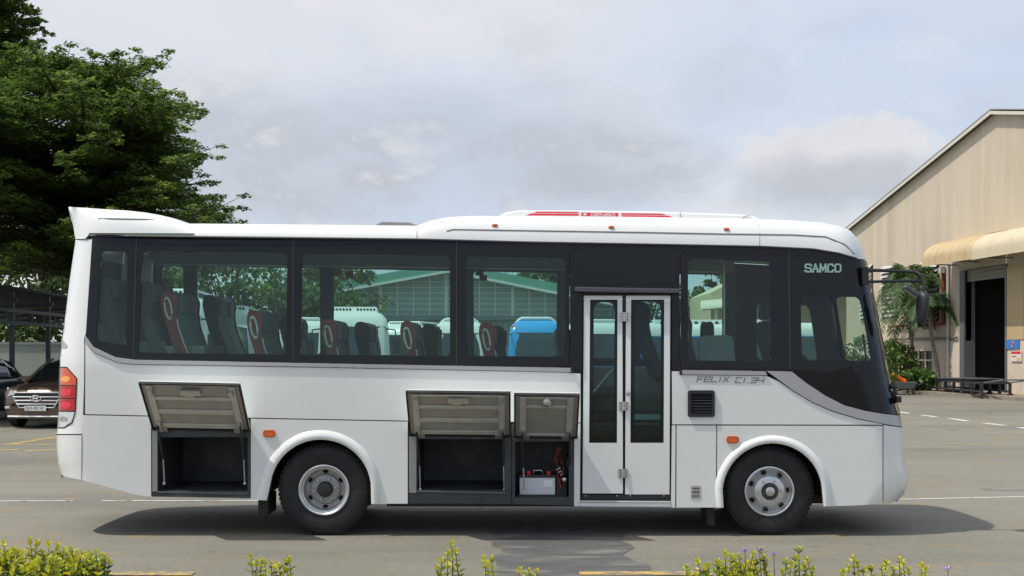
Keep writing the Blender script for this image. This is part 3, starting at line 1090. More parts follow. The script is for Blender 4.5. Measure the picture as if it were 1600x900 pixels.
while py > 430:
    dxr = (py - 427) / 0.19
    xa, xb = max(L0 + 2, 700 - dxr), min(R0 - 2, 700 + dxr)
    mb.prism([P(xa, py - 0.55, HYD - 0.06), P(xb, py - 0.55, HYD - 0.06), P(xb, py + 0.55, HYD - 0.06), P(xa, py + 0.55, HYD - 0.06)], (0, 0.05, 0))
    py -= 8.65
mb.build("glazing_bars", hallf, hall)
mb = MB()
mb.prism([P(L0, 494, HYD - 0.35), P(R0, 494, HYD - 0.35), P(R0, 500, HYD - 0.35), P(L0, 500, HYD - 0.35)], (0, 0.3, 0))
for i in range(60):
    x = L0 + (R0 - L0) * i / 60
    mb.prism([P(x, 501, HYD - 0.12), P(x + 1.6, 501, HYD - 0.12), P(x + 1.6, 540, HYD - 0.12), P(x, 540, HYD - 0.12)], (0, 0.1, 0))
mb.build("louvre_band", mat("hall_band", (0.20, 0.24, 0.24), 0.6), hall)

# beige building with a curved canopy far to the right behind the bus
bb = thing("outbuilding", "beige building with a pale canopy, seen through the bus's front side window", "building", (P(1180, 553, 76).x, 76, 0))
mb = MB()
mb.prism([P(1111, 590, 76), P(1330, 590, 76), P(1330, 400, 76), P(1250, 390, 76), P(1111, 457, 76)], (0, 9, 0))
mb.build("wall", mat("outbuilding_wall", (0.55, 0.48, 0.32), 0.7), bb)
mb = MB()
rows = []
for k in range(9):
    a = rad(90 * k / 8)
    rows.append([P(1095, 484 - 14 * math.sin(a), 74 + 2 * (1 - math.cos(a))), P(1330, 462 - 14 * math.sin(a), 74 + 2 * (1 - math.cos(a)))])
mb.grid(rows)
rows2 = [[p + Vector((0, 0.06, -0.06)) for p in r] for r in rows]
mb.grid(rows2)
mb.build("canopy", mat("canopy_pale", (0.62, 0.58, 0.46), 0.6), bb, smooth=50)
mb = MB()
mb.tube([P(1119, 484, 74.4), P(1119, 596, 74.4)], 0.09, 8)
mb.build("post", hallf, bb)

# ====================================================================== TREES
bark = mat("bark", (0.085, 0.065, 0.048), 0.9, var=0.35, vscale=6, bump=0.5, bscale=18)
leaf_dark = mat("leaf_dark", (0.056, 0.115, 0.024), 0.5, var=0.45, vscale=1.1, col2=(0.10, 0.165, 0.033), c2scale=0.8, trans=0.40)
leaf_mid = mat("leaf_mid", (0.060, 0.125, 0.028), 0.5, var=0.45, vscale=1.3, col2=(0.105, 0.175, 0.036), c2scale=0.9, trans=0.35)
leaf_new = mat("leaf_new", (0.20, 0.28, 0.045), 0.5, var=0.3, vscale=2.0, trans=0.42)
def leaf_quad(mb, c, u, v, mi=0):
    mb.add([c - u, c - v * 0.9 + u * 0.1, c + u, c + v * 0.9 + u * 0.1], [(0, 1, 2, 3)], mi)
def rnd_unit(rg):
    while True:
        v = Vector((rg.uniform(-1, 1), rg.uniform(-1, 1), rg.uniform(-1, 1)))
        if 0.05 < v.length < 1:
            return v.normalized()
def spray(mb, rg, c, rx, ry, rz, n, size, flat=0.55, pnew=0.15, upn=None):
    """a clump of single leaves spread through an uneven flattened volume"""
    for _ in range(n):
        d = rnd_unit(rg) * (rg.random() ** 0.45)
        p = c + Vector((d.x * rx, d.y * ry, d.z * rz - 0.12 * (d.x * d.x + d.y * d.y) * rx))
        nrm = (Vector((0, 0, 1)) * flat + rnd_unit(rg) * (1 - flat)).normalized()
        u = nrm.cross(rnd_unit(rg))
        if u.length < 0.05:
            continue
        u.normalize()
        v = nrm.cross(u)
        s = size * rg.uniform(0.6, 1.3)
        leaf_quad(mb, p, u * s * 0.55, v * s * 0.32, 1 if rg.random() < pnew else 0)

def tiered_tree(name, label, base, height, limbs, seed, trunk_r=0.35, mats=(leaf_dark, leaf_new), group=None, size=0.17, dens=1.0, lean=(0, 0)):
    """a spreading tree: tapered trunk, near-level limbs, each limb carrying flat layered sprays"""
    rg = random.Random(seed)
    base = Vector(base)
    t = thing(name, label, "tree", base, group=group)
    top = base + Vector((lean[0], lean[1], height))
    tr = MB()
    pts = [base.lerp(top, k / 8) + Vector((rg.uniform(-0.12, 0.12), rg.uniform(-0.12, 0.12), 0)) * (k > 0) for k in range(9)]
    pts[0] = pts[0] - Vector((0, 0, 0.05))
    tr.tube(pts, [trunk_r * (1 - 0.85 * k / 8) * (1.35 if k == 0 else 1) for k in range(9)], 10)
    cr = MB()
    for tip, zfrac in limbs:
        tip = Vector(tip)
        z0 = max(4.1, min(height * 0.97, tip.z - (0.10 + 0.12 * rg.random()) * (tip - Vector((base.x, base.y, tip.z))).length))
        a = base.lerp(top, z0 / height)
        ln = (tip - a).length
        c1 = a.lerp(tip, 0.5) + Vector((rg.uniform(-0.3, 0.3), rg.uniform(-0.3, 0.3), 0.05 * ln))
        pth = []
        for k in range(9):
            s = k / 8
            pth.append(a * (1 - s) ** 2 + c1 * 2 * s * (1 - s) + tip * s * s)
        tr.tube(pth, [0.10 * (1 - 0.88 * k / 8) * min(1.3, 0.35 + ln / 7) for k in range(9)], 6)
        # feathery shoots past the end of the bough
        out_d = (tip - Vector((base.x, base.y, tip.z))).normalized()
        for k in range(5):
            q = tip + out_d * rg.uniform(-0.2, 0.55) + Vector((rg.uniform(-0.35, 0.35), rg.uniform(-0.35, 0.35), rg.uniform(-0.12, 0.42)))
            tr.tube([tip - out_d * 0.3, q], [0.014, 0.005], 4, cap=False)
            spray(cr, rg, q, 0.24, 0.24, 0.08, int(26 * dens), size, 0.6, 0.4)
        m = max(3, int(ln / 0.55))
        for i in range(m):
            s = 0.28 + 0.74 * (i + rg.random() * 0.6) / m
            s = min(s, 1.0)
            p = a * (1 - s) ** 2 + c1 * 2 * s * (1 - s) + tip * s * s
            wd = (0.25 + 0.75 * math.sin(math.pi * min(1, 0.15 + s * 0.72))) * min(1.0, 0.35 + ln / 8)
            side = (tip - a).cross(Vector((0, 0, 1)))
            side.normalize()
            for k in range(2 if s < 0.85 else 1):
                off = side * rg.uniform(-1, 1) * wd * 1.0 * (1.15 - s * 0.75)
                q = p + off + Vector((0, 0, rg.uniform(-0.08, 0.16)))
                if off.length > 0.4:
                    tr.tube([p, q], [0.02, 0.008], 4, cap=False)
                r = rg.uniform(0.42, 0.85) * (0.75 + 0.4 * wd) * (1.0 if s < 0.9 else 0.75)
                spray(cr, rg, q, r, r, rg.uniform(0.07, 0.13), int(rg.uniform(55, 95) * dens), size, 0.74, 0.27)
    tr.build("trunk", bark, t, smooth=60)
    cr.build("crown", list(mats), t, recalc=False)
    return t

# right-hand outline of the big tree as it stands against the sky: (photo row, photo column)
OUT = [(-120, 30), (0, 36), (45, 46), (70, 52), (80, 60), (86, 118), (98, 248), (108, 240), (128, 215), (150, 262), (166, 320), (185, 290), (205, 262), (236, 324), (262, 300), (280, 318), (300, 296), (318, 358), (333, 372), (350, 340), (400, 300), (450, 240)]
rg = random.Random(21)
limbs = []
for py, px in ((92, 252), (104, 243), (120, 205), (165, 322), (176, 306), (150, 250), (238, 325), (252, 312), (283, 318), (322, 366), (336, 372), (345, 350), (200, 250), (215, 270), (265, 285), (300, 300),
               (84, 120), (95, 165), (130, 180), (310, 330), (330, 330), (180, 215), (235, 270)):
    limbs.append((P(px - 20, py + 6, rg.uniform(35, 41)), 0))
for k in range(150):
    py = rg.uniform(78, 446)
    lim = interp(OUT, py)
    px = lim - 24 - abs(rg.gauss(0, 1)) * (80 if k % 2 else 190)
    if px < -190:
        continue
    q = P(px, py, rg.uniform(30.5, 44.5))
    if q.x < -13.0 and q.z < 4.3:
        continue
    limbs.append((q, 0))
for k in range(46):     # boughs added, mostly out of view, to shade the parked cars
    q = Vector((rg.uniform(-17.5, -11.5), rg.uniform(29.5, 36), rg.uniform(5.2, 9.5)))
    if 800 + q.x * F / q.y < 40 and HY - (q.z - CZ) * F / q.y < 440:
        limbs.append((q, 0))
tiered_tree("spreading_tree", "big dark spreading tree with layered boughs reaching over the car shelter on the left", (P(128, 553, 38.5).x, 38.5, 0), 10.4, limbs, 7, 0.42, size=0.125, dens=1.75)
limbs = []
for py, px in ((5, 36), (25, 42), (48, 44), (66, 54), (72, 46), (-20, 30), (40, 36)):
    limbs.append((P(px - 5, py + 3, rg.uniform(41, 46)), 0))
for k in range(90):
    py = rg.uniform(-110, 420)
    px = 22 - abs(rg.gauss(0, 1)) * 110 + (0 if py < 80 else 90)
    q = P(px, py, rg.uniform(39, 52))
    if q.z < 4.5:
        continue
    limbs.append((q, 0))
tiered_tree("spreading_tree", "taller dark tree at the left edge, behind the big spreading tree", (P(-60, 553, 46).x, 46, 0), 15.5, limbs, 9, 0.42, size=0.21, dens=0.9)

def round_tree(label, px, Y, height, width, seed, mats=(leaf_mid, leaf_new), group=None, n=46, size=0.3, trunk=0.22, low=0.25):
    """a bushy tree: trunk, forked limbs, leaf clumps through an uneven crown"""
    rg = random.Random(seed)
    base = Vector((P(px, 553, Y).x, Y, 0))
    t = thing("tree", label, "tree", base, group=group)
    tr, cr = MB(), MB()
    tr.tube([base - Vector((0, 0, 0.05)), base + Vector((0.1, 0, height * 0.3)), base + Vector((0, 0.1, height * 0.7))], [trunk, trunk * 0.75, trunk * 0.3], 8)
    for k in range(n):
        a = rg.uniform(0, 2 * math.pi)
        zf = low + (1 - low) * rg.random()
        prof_ = math.sin(math.pi * min(1, max(0.06, (zf - low) / (1 - low) * 0.86 + 0.12))) ** 0.6
        rr = width / 2 * prof_ * (0.45 + 0.55 * rg.random() ** 0.6)
        c = base + Vector((math.cos(a) * rr, math.sin(a) * rr, height * zf))
        s0 = base + Vector((0, 0, height * (0.2 + 0.45 * rg.random() * zf)))
        tr.tube([s0, s0.lerp(c, 0.55) + Vector((0, 0, 0.1)), c], [0.06, 0.04, 0.012], 5, cap=False)
        r = width * rg.uniform(0.10, 0.19)
        spray(cr, rg, c, r, r, r * 0.6, int(rg.uniform(70, 130)), size, 0.35, 0.2)
    tr.build("trunk", bark, t, smooth=60)
    cr.build("crown", list(mats), t, recalc=False)
    return t
GT = "trees standing beyond the coach yard"
spec = [("bushy green tree seen through the bus's rearmost windows, beside the shelter", 240, 62, 6.5, 7.0, 1),
        ("bright green bushy tree seen through the second bus window from the back", 355, 64, 7.2, 8.0, 2),
        ("leafy green tree seen at the right of the bus's second window", 440, 66, 7.0, 7.0, 3),
        ("green tree just left of the green-roofed hall, seen through the bus", 502, 70, 7.6, 6.5, 4),
        ("dark tree crown rising over the left slope of the green roof", 545, 128, 10.6, 8.5, 5),
        ("tree crown showing above the right slope of the green roof, nearest its ridge", 812, 132, 11.4, 9.0, 6),
        ("tree crown above the green roof, middle one of three right of the ridge", 856, 132, 11.0, 6.0, 7),
        ("smaller tree crown over the right end of the green roof", 885, 132, 10.4, 5.0, 8),
        ("dense green tree seen behind the entrance door's right leaf", 1015, 88, 6.9, 6.5, 10),
        ("dark green bush-like tree behind the beige outbuilding's canopy", 1090, 92, 5.4, 6.0, 11),
        ("tall thin dark tree behind the beige outbuilding's gable", 1118, 98, 8.2, 3.6, 12),
        ("green tree seen behind the entrance door's left leaf", 945, 90, 6.2, 5.5, 13)]
for lab, px, Y, h, w, sd in spec:
    round_tree(lab, px, Y, h, w, sd, group=GT, n=40 if Y < 100 else 34, size=0.32 if Y < 100 else 0.42)

# ====================================================================== CAR SHELTER AND BOUNDARY WALL, LEFT
shm = mat("shelter_steel", (0.065, 0.078, 0.092), 0.5, metal=0.2, var=0.15, vscale=3)
shr = mat("shelter_roof", (0.05, 0.05, 0.052), 0.6, metal=0.1, var=0.2, vscale=1.0)
corrug(shr, 2 * math.pi / 0.22, 0.6, (0, 1, 0))
sh = thing("car_shelter", "long dark lean-to car shelter with thin steel posts on the left", "shelter", (-16.5, 43, 0))
def SX(Y):
    return -14.3 - (Y - 36) * 0.05
mb = MB()
ya, yb = 33.0, 52.0
mb.prism([Vector((SX(ya), ya, 3.62)), Vector((SX(yb), yb, 3.62)), Vector((SX(yb), yb, 3.70)), Vector((SX(ya), ya, 3.70))], (-6.5, 0, -0.35))
mb.build("roof", shr, sh)
mb = MB()
for Y in [ya + 0.2 + 3.15 * k for k in range(7)]:
    mb.box(SX(Y) - 0.30, SX(Y) - 0.18, Y - 0.06, Y + 0.06, 0, 3.6)
    mb.box(SX(Y) - 5.9, SX(Y) - 5.8, Y - 0.05, Y + 0.05, 0, 3.25)
mb.box(SX(ya) - 0.0, SX(ya) + 0.001, ya, ya + 0.01, 0, 0.01)
posts = mb
for i, Y in enumerate([34.2, 37.6, 41.0, 44.4, 47.8, 51.2]):
    for off, zt in ((0.24, 3.6), (5.85, 3.25)):
        q = MB()
        q.box(SX(Y) - off - 0.06, SX(Y) - off + 0.06, Y - 0.06, Y + 0.06, 0, zt)
        q.build("post", shm, sh)
    q = MB()
    q.obox(Vector((SX(Y) - 3.0, Y, 3.18)), (2.9, 0, 0.16), (0, 0.05, 0), (0, 0, 0.05))
    q.build("rafter", shm, sh)
mb = MB()
for z in (2.98, 2.62):
    mb.prism([Vector((SX(ya) - 0.16, ya, z)), Vector((SX(yb) - 0.16, yb, z)), Vector((SX(yb) - 0.16, yb, z + 0.10)), Vector((SX(ya) - 0.16, ya, z + 0.10))], (-0.06, 0, 0))
Y = ya + 0.5
while Y < yb:
    mb.box(SX(Y) - 0.22, SX(Y) - 0.17, Y - 0.025, Y + 0.025, 2.72, 2.98)
    Y += 1.15
mb.build("lattice_beam", shm, sh)
mb = MB()
mb.tube([Vector((SX(40.5), 40.5, 2.75)), Vector((SX(40.5) + 0.7, 40.3, 2.74)), Vector((SX(40.5) + 1.3, 40.1, 2.60))], 0.035, 8)
mb.lathe([(0.02, -0.1), (0.10, -0.06), (0.2, 0.05), (0.21, 0.09)], Vector((SX(40.5) + 1.05, 40.1, 2.28)), 18)
mb.tube([Vector((SX(40.5) + 0.5, 40.3, 2.52)), Vector((SX(40.5) + 1.0, 40.15, 2.30))], 0.02, 6)
mb.build("lamp", mat("lamp_shell", (0.35, 0.35, 0.35), 0.4, metal=0.3), sh, smooth=40)
bw = thing("boundary_wall", "pale green plastered boundary wall behind the car shelter", "wall", (-20, 54, 0))
mb = MB()
mb.box(-34, -9, 54, 54.25, 0, 2.15)
mb.build("wall", mat("wall_mint", (0.36, 0.42, 0.37), 0.8, var=0.12, vscale=0.8), bw)
mb = MB()
mb.box(-34, -9, 53.95, 54.3, 2.152, 2.26)
mb.build("coping", mat("coping_grey", (0.30, 0.31, 0.30), 0.8), bw)
def bush(name, label, cx, cy, z0, rx, ry, rz, n, seed, mats, size=0.16, group=None, cat="shrub", dens=90, flat=0.35, pnew=0.2):
    rg = random.Random(seed)
    t = thing(name, label, cat, (cx, cy, z0), group=group)
    st, cr = MB(), MB()
    for k in range(n):
        d = rnd_unit(rg)
        r = 0.55 + 0.45 * rg.random()
        c = Vector((cx + d.x * rx * r, cy + d.y * ry * r, z0 + rz * (0.52 + 0.48 * d.z * r)))
        st.tube([Vector((cx + d.x * 0.1, cy + d.y * 0.1, z0 - 0.03)), Vector((cx + d.x * rx * 0.4, cy + d.y * ry * 0.4, z0 + rz * 0.4)), c], [0.025, 0.02, 0.008], 5, cap=False)
        s = min(rx, ry, rz) * rg.uniform(0.28, 0.5)
        spray(cr, rg, c, s, s, s * 0.8, dens, size, flat, pnew)
    st.build("stem", bark, t)
    cr.build("foliage", list(mats), t, recalc=False)
    return t
GB = "bushes along the boundary wall"
for i, (x, y, lab) in enumerate(((-17.8, 52.2, "dark bush at the far left end of the row, under the car shelter"), (-15.9, 52.0, "dark bush at the foot of the pale green wall, left of the shelter post"), (-14.0, 52.3, "dark bush at the foot of the pale green wall, right of the shelter post"))):
    bush("bush", lab, x, y, 0, 1.1, 0.8, 1.25, 22, 40 + i, (leaf_dark, leaf_mid), group=GB)
for i, (px, Y, h, w, lab) in enumerate(((-30, 60, 7.5, 8, "dark tree behind the pale green wall at the picture's left edge"), (60, 61, 8.0, 8, "dark tree behind the pale green wall, above the brown car"), (150, 63, 7.5, 8, "dark tree behind the pale green wall, hidden mostly by the bus's tail"))):
    round_tree(lab, px, Y, h, w, 60 + i, mats=(leaf_dark, leaf_mid), group="trees behind the boundary wall", n=44, size=0.3, low=0.18)

# ====================================================================== PALMS AND SHRUBS BY THE WAREHOUSE
palmg = mat("palm_green", (0.080, 0.140, 0.042), 0.45, var=0.35, vscale=3, trans=0.3)
palmb = mat("palm_bark", (0.24, 0.21, 0.17), 0.85, var=0.25, vscale=8)
palmc = mat("palm_shaft", (0.16, 0.20, 0.07), 0.5)
def palm(label, x, y, z0, h, seed, n=13, fl=1.9, group=None, lean=0.2):
    rg = random.Random(seed)
    t = thing("palm_tree", label, "palm tree", (x, y, z0), group=group)
    top = Vector((x + lean, y, z0 + h))
    mb = MB()
    pts = [Vector((x, y, z0 - 0.05)).lerp(top, k / 6) + Vector((0.08 * math.sin(k), 0, 0)) for k in range(7)]
    mb.tube(pts, [0.13, 0.10, 0.09, 0.085, 0.085, 0.08, 0.075], 10)
    mb.build("trunk", palmb, t, smooth=60)
    mb = MB()
    mb.tube([top - Vector((0, 0, 0.1)), top + Vector((0, 0, 0.55))], [0.10, 0.06], 10)
    mb.build("crownshaft", palmc, t, smooth=60)
    top = top + Vector((0, 0, 0.5))
    mb = MB()
    for k in range(n):
        a = 2 * math.pi * k / n + rg.uniform(-0.2, 0.2)
        el = rg.uniform(0.1, 1.25)
        L = fl * rg.uniform(0.85, 1.15)
        d = Vector((math.cos(a), math.sin(a), 0))
        rach = []
        for i in range(13):
            s = i / 12
            r = L * (s * math.cos(el) * 0.9 + 0.10 * s)
            z = L * (s * math.sin(el) - (0.55 + 0.5 * math.cos(el)) * s * s * 1.05)
            rach.append(top + d * r * (1 - 0.18 * s * s) + Vector((0, 0, z)))
        mb.tube(rach, [0.025 * (1 - 0.8 * i / 12) for i in range(13)], 4, mi=0, cap=False)
        side = d.cross(Vector((0, 0, 1)))
        for i in range(2, 48):
            s = i / 48
            j = s * 12
            i0 = min(11, int(j))
            p = rach[i0].lerp(rach[i0 + 1], j - i0)
            tan = (rach[i0 + 1] - rach[i0]).normalized()
            ll = 0.62 * math.sin(math.pi * min(1, 0.18 + s * 0.78)) ** 0.7 * rg.uniform(0.85, 1.1)
            for sg in (-1, 1):
                dirn = (side * sg * 0.75 + tan * 0.45 + Vector((0, 0, rg.uniform(-0.65, 0.1)))).normalized()
                w = tan.cross(dirn).cross(dirn).normalized() * 0.026
                tip = p + dirn * ll + Vector((0, 0, -0.12 * ll))
                m_ = p + dirn * ll * 0.5
                mb.add([p - w * 0.4, p + w * 0.4, m_ + w, tip, m_ - w], [(0, 1, 2, 3, 4)])
    mb.build("fronds", palmg, t, recalc=False)
    return t
GP = "palms in front of the warehouse"
palm("palm with drooping dark fronds by the warehouse, nearest the bus's mirror", P(1424, 553, 61).x, 61, KZ, 4.5, 1, n=20, fl=2.9, group=GP, lean=0.0)
palm("shorter palm under the warehouse awning, right of the bus's mirror", P(1466, 553, 59.5).x, 59.5, KZ, 3.4, 2, n=14, fl=2.2, group=GP, lean=-0.35)
palm("smaller palm behind the bus's mirror arm, left of the other two", P(1446, 553, 63).x, 63, KZ, 3.7, 3, n=15, fl=2.6, group=GP, lean=-0.4)
shl = mat("shrub_green", (0.070, 0.150, 0.022), 0.5, var=0.35, vscale=3, trans=0.25)
shl2 = mat("shrub_light", (0.14, 0.22, 0.04), 0.5, var=0.3, vscale=3, trans=0.25)
shy = mat("shrub_yellow", (0.20, 0.17, 0.03), 0.5, var=0.3, vscale=3, trans=0.25)
GS = "shrubs along the warehouse kerb"
def shrub_px(lab, px, py_top, Y, w, sd, mats):
    x = P(px, 553, Y).x
    h = P(px, py_top, Y).z - KZ
    bush("shrub", lab, x, Y, KZ, w, w * 0.8, h, 26, sd, mats, size=0.17, group=GS, dens=80)
shrub_px("bright green low shrub just left of the wheeled rack", 1438, 574, 57.2, 0.85, 70, (shl, shl2))
shrub_px("low green shrub between the orange cloth and the bright shrub", 1418, 582, 58, 0.7, 71, (shl, shl2))
shrub_px("yellowish shrub behind the bus's windscreen edge", 1400, 530, 61, 1.0, 72, (shl, shy))
shrub_px("rounded green shrub seen through the bus's foremost side window", 1350, 528, 56, 1.5, 73, (shl, shl2))
shrub_px("green shrub seen low through the bus's cab window", 1312, 541, 58, 1.2, 74, (shl, shl2))
shrub_px("dark green shrub against the warehouse plinth, behind the palms", 1408, 545, 66, 1.3, 75, (leaf_dark, leaf_mid))
# ====================================================================== THE BUS
Y0, BW = 12.4, 2.3
YC = Y0 + BW / 2
PXM = F / Y0          # photo pixels per metre on the near side
white = mat("white_paint", (0.755, 0.772, 0.742), 0.26, coat=0.6, var=0.03, vscale=1.5, bump=0.10, bscale=2.2)
black_gl = mat("black_glazing", (0.009, 0.011, 0.013), 0.06, spec=0.28)
pane_m = glass_mat("tinted_pane", (0.80, 0.91, 0.88), 0.7, 0.015, 0.008)
dpane_m = glass_mat("door_pane", (0.71, 0.83, 0.815), 0.7, 0.015, 0.008)
silver = mat("silver_trim", (0.43, 0.43, 0.43), 0.35, metal=0.35)
rubber = mat("rubber", (0.012, 0.012, 0.013), 0.75, var=0.3, vscale=9, bump=0.15, bscale=120, col2=(0.030, 0.028, 0.025), c2scale=3.0, c2lo=0.45, c2hi=0.75)
dark = mat("dark_plastic", (0.016, 0.017, 0.019), 0.5)
bayg = mat("bay_grey", (0.040, 0.048, 0.052), 0.5, var=0.3, vscale=5, col2=(0.085, 0.092, 0.095), c2scale=3.5, c2lo=0.55, c2hi=0.70)
lidm = mat("lid_inside", (0.36, 0.35, 0.31), 0.4, metal=0.25, var=0.12, vscale=8)
lidrib = mat("lid_rib", (0.55, 0.54, 0.49), 0.35, metal=0.35, var=0.1, vscale=8)
steel = mat("steel", (0.55, 0.54, 0.51), 0.32, metal=0.85, var=0.12, vscale=20)
rimm = mat("rim_silver", (0.60, 0.61, 0.61), 0.33, metal=0.7, var=0.12, vscale=14)
hubm = mat("hub_dark", (0.03, 0.03, 0.028), 0.55, var=0.3, vscale=30)
amber = mat("amber_lens", (0.70, 0.13, 0.012), 0.18, coat=0.8)
amber_d = mat("amber_body", (0.55, 0.09, 0.01), 0.25, coat=0.5)
redl = mat("red_lens", (0.42, 0.004, 0.012), 0.15, coat=0.9)
redl2 = mat("red_reflector", (0.75, 0.015, 0.05), 0.2, coat=0.6)
clearl = mat("clear_lens", (0.62, 0.64, 0.65), 0.15, coat=0.9, var=0.25, vscale=40)
chrome = mat("chrome", (0.80, 0.80, 0.80), 0.12, metal=1.0)
seatg = mat("seat_grey", (0.17, 0.17, 0.165), 0.75, var=0.18, vscale=12)
seatd = mat("seat_dark", (0.06, 0.055, 0.055), 0.75, var=0.15, vscale=12)
seatr = mat("seat_red", (0.20, 0.030, 0.034), 0.6, var=0.1)
ringm = mat("seat_ring", (0.50, 0.50, 0.44), 0.5)
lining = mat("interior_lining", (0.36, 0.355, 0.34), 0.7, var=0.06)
floorm = mat("bus_floor", (0.05, 0.05, 0.055), 0.6)
redpaint = mat("red_sticker", (0.72, 0.03, 0.06), 0.35)
grey_plastic = mat("grey_plastic", (0.22, 0.22, 0.22), 0.6)
mintm = mat("pale_lettering", (0.30, 0.45, 0.41), 0.5)
greylet = mat("grey_lettering", (0.10, 0.105, 0.115), 0.4, metal=0.3)
greylet2 = mat("silver_lettering", (0.42, 0.43, 0.45), 0.4, metal=0.3)

XR = [(323, 107), (350, 115), (374, 118), (430, 110), (500, 101), (560, 94), (600, 92), (640, 91), (672, 89.5), (679, 88),
      (700, 88.5), (725, 91), (740, 95), (790, 100)]
XF = [(342, 1346), (405, 1354), (450, 1362), (520, 1376), (600, 1392), (645, 1405), (667, 1410), (690, 1411), (720, 1414),
      (745, 1418), (760, 1417), (772, 1412), (790, 1395)]
RC = 0.28
def inset(px, py):
    i = 0.0
    for t in (interp(XF, py) - px, px - interp(XR, py)):
        t /= PXM
        if t < RC:
            t = max(t, 0.0)
            i += RC - math.sqrt(max(RC * RC - (RC - t) ** 2, 0))
    if py < 570:
        i += (570 - py) / 200.0 * 0.06
    return i
def D(px, py, out=0.0):
    y = Y0 + inset(px, py) - out
    return Vector(((px - 800) * y / F, y, CZ + (HY - py) * y / F))
def B(px, py, y=0.0):
    """bus frame: photo pixels on the near side plane, then y metres into the bus"""
    return Vector(((px - 800) / PXM, Y0 + y, CZ + (HY - py) / PXM))
def mir(v):
    return Vector((v.x, 2 * YC - v.y, v.z))

def drape_into(mb, outer, holes=(), out=0.0, thick=0.025, mirror=False, mi=0, step=7):
    loops = [[Vector((x, y, 0)) for x, y in lp] for lp in [outer] + list(holes)]
    tri = tessellate_polygon(loops)
    flat = [v for lp in loops for v in lp]
    bm = bmesh.new()
    bv = [bm.verts.new(v) for v in flat]
    for t in tri:
        try:
            bm.faces.new([bv[i] for i in t])
        except ValueError:
            pass
    xs = [v.x for v in flat]
    ys = [v.y for v in flat]
    cuts = []
    if min(xs) < 145:
        cuts += [('x', c) for c in (90, 92, 95, 98, 102, 106, 111, 117, 124, 131, 138, 145)]
    if max(xs) > 1305:
        cuts += [('x', c) for c in range(1308, 1420, 5)]
    if min(xs) < 145 or max(xs) > 1305:
        cuts += [('y', c) for c in range(int(min(ys)) + 4, int(max(ys)), 14)]
    cuts += [('y', 570)]
    for ax, c in cuts:
        lo, hi = (min(xs), max(xs)) if ax == 'x' else (min(ys), max(ys))
        if lo < c < hi:
            co = (c, 0, 0) if ax == 'x' else (0, c, 0)
            no = (1, 0, 0) if ax == 'x' else (0, 1, 0)
            bmesh.ops.bisect_plane(bm, geom=bm.verts[:] + bm.edges[:] + bm.faces[:], plane_co=co, plane_no=no)
    bmesh.ops.remove_doubles(bm, verts=bm.verts, dist=0.02)
    bm.verts.index_update()
    front = [D(v.co.x, v.co.y, out) for v in bm.verts]
    back = [p + Vector((0, thick, 0)) for p in front]
    if mirror:
        front = [mir(p) for p in front]
        back = [mir(p) for p in back]
    n = len(front)
    fs = [[v.index for v in f.verts] for f in bm.faces]
    ff = list(fs) + [[i + n for i in reversed(f)] for f in fs]
    for e in bm.edges:
        if len(e.link_faces) == 1:
            a, b = e.verts[0].index, e.verts[1].index
            ff.append([a, b, b + n, a + n])
    bm.free()
    mb.add(front + back, ff, mi)
    return mb

def drape(name, m, parent, outer, holes=(), out=0.0, thick=0.025, mirror=False, smooth=32):
    return drape_into(MB(), outer, holes, out, thick, mirror).build(name, m, parent, smooth=smooth)

bus = thing("bus", "white single-decker bus with a black window band and three open luggage hatches, parked side-on", "bus",
            (0, YC, 0))

# ---- wheel arches
def arch(cx, cy, pts_l, pts_r, r, a0, a1, n=22):
    """wheel opening from the bottom left round to the bottom right"""
    res = list(pts_l)
    for k in range(n + 1):
        a = rad(a0 + (a1 - a0) * k / n)
        res.append((cx + r * math.cos(a), cy - r * math.sin(a)))
    return res + list(pts_r)
rear_in = arch(501, 766, [(417, 782)], [(580, 787)], 79, 172, 8)
rear_out = arch(501, 766, [(399, 781)], [(593, 787)], 94, 158, 2)
front_in = arch(1207, 771, [(1131, 793)], [(1287, 791)], 78, 176, 6)
front_out = arch(1207, 771, [(1119, 793)], [(1299, 791)], 91, 174, 4)

# ---- white body panels, near side
body = drape("rear_corner_panel", white, bus,
      [(118, 375), (143, 374), (144, 371), (134, 521), (131.6, 528), (131, 600), (128.3, 678), (88.3, 678), (89.5, 672), (91, 640), (92, 600), (94, 560), (101, 500), (110, 430)])
drape("rear_bumper", white, bus, [(88, 680), (127.5, 680), (126.8, 749.5), (112, 747), (100, 744), (95, 740), (91, 725), (88.5, 700)], out=0.006)
drape("side_panel", white, bus,
      [(133.3, 535), (148, 552), (185, 567.5), (210, 570), (480, 574), (889, 582.3), (889, 583), (907, 583.5), (907, 660),
       (640, 657.3), (392, 652.6), (240, 649.5), (133, 647)])
drape("lower_panel", white, bus, [(129, 648.6), (236, 651), (236, 776), (222, 774.5), (205, 771), (128.3, 750)])
pan = drape("wheel_panel", white, bus, [(392, 654.2), (637, 658.8), (637, 787)] + rear_in[::-1] + [(392, 781)])
drape("door_pillar", white, bus, [(897.5, 661.6), (907, 661.6), (906, 791), (897, 791)])
drape("front_side_panel", white, bus,
      [(1050, 580), (1062, 580), (1062, 586), (1198, 587.5), (1215, 595), (1240, 612), (1270, 630), (1300, 643), (1340, 655), (1380, 663), (1380, 663.6), (1050.5, 663)])
drape("door_pillar", white, bus, [(1050, 664.6), (1055.6, 664.6), (1055, 793), (1048.5, 793)])
drape("fuel_flap", white, bus, [(1057.2, 664.8), (1119.3, 665), (1118.4, 793), (1056.8, 793)])
drape("wheel_panel", white, bus, [(1120.8, 665), (1379, 665.4), (1379, 787.3), (1330, 790)] + front_in[::-1] + [(1120, 793)])
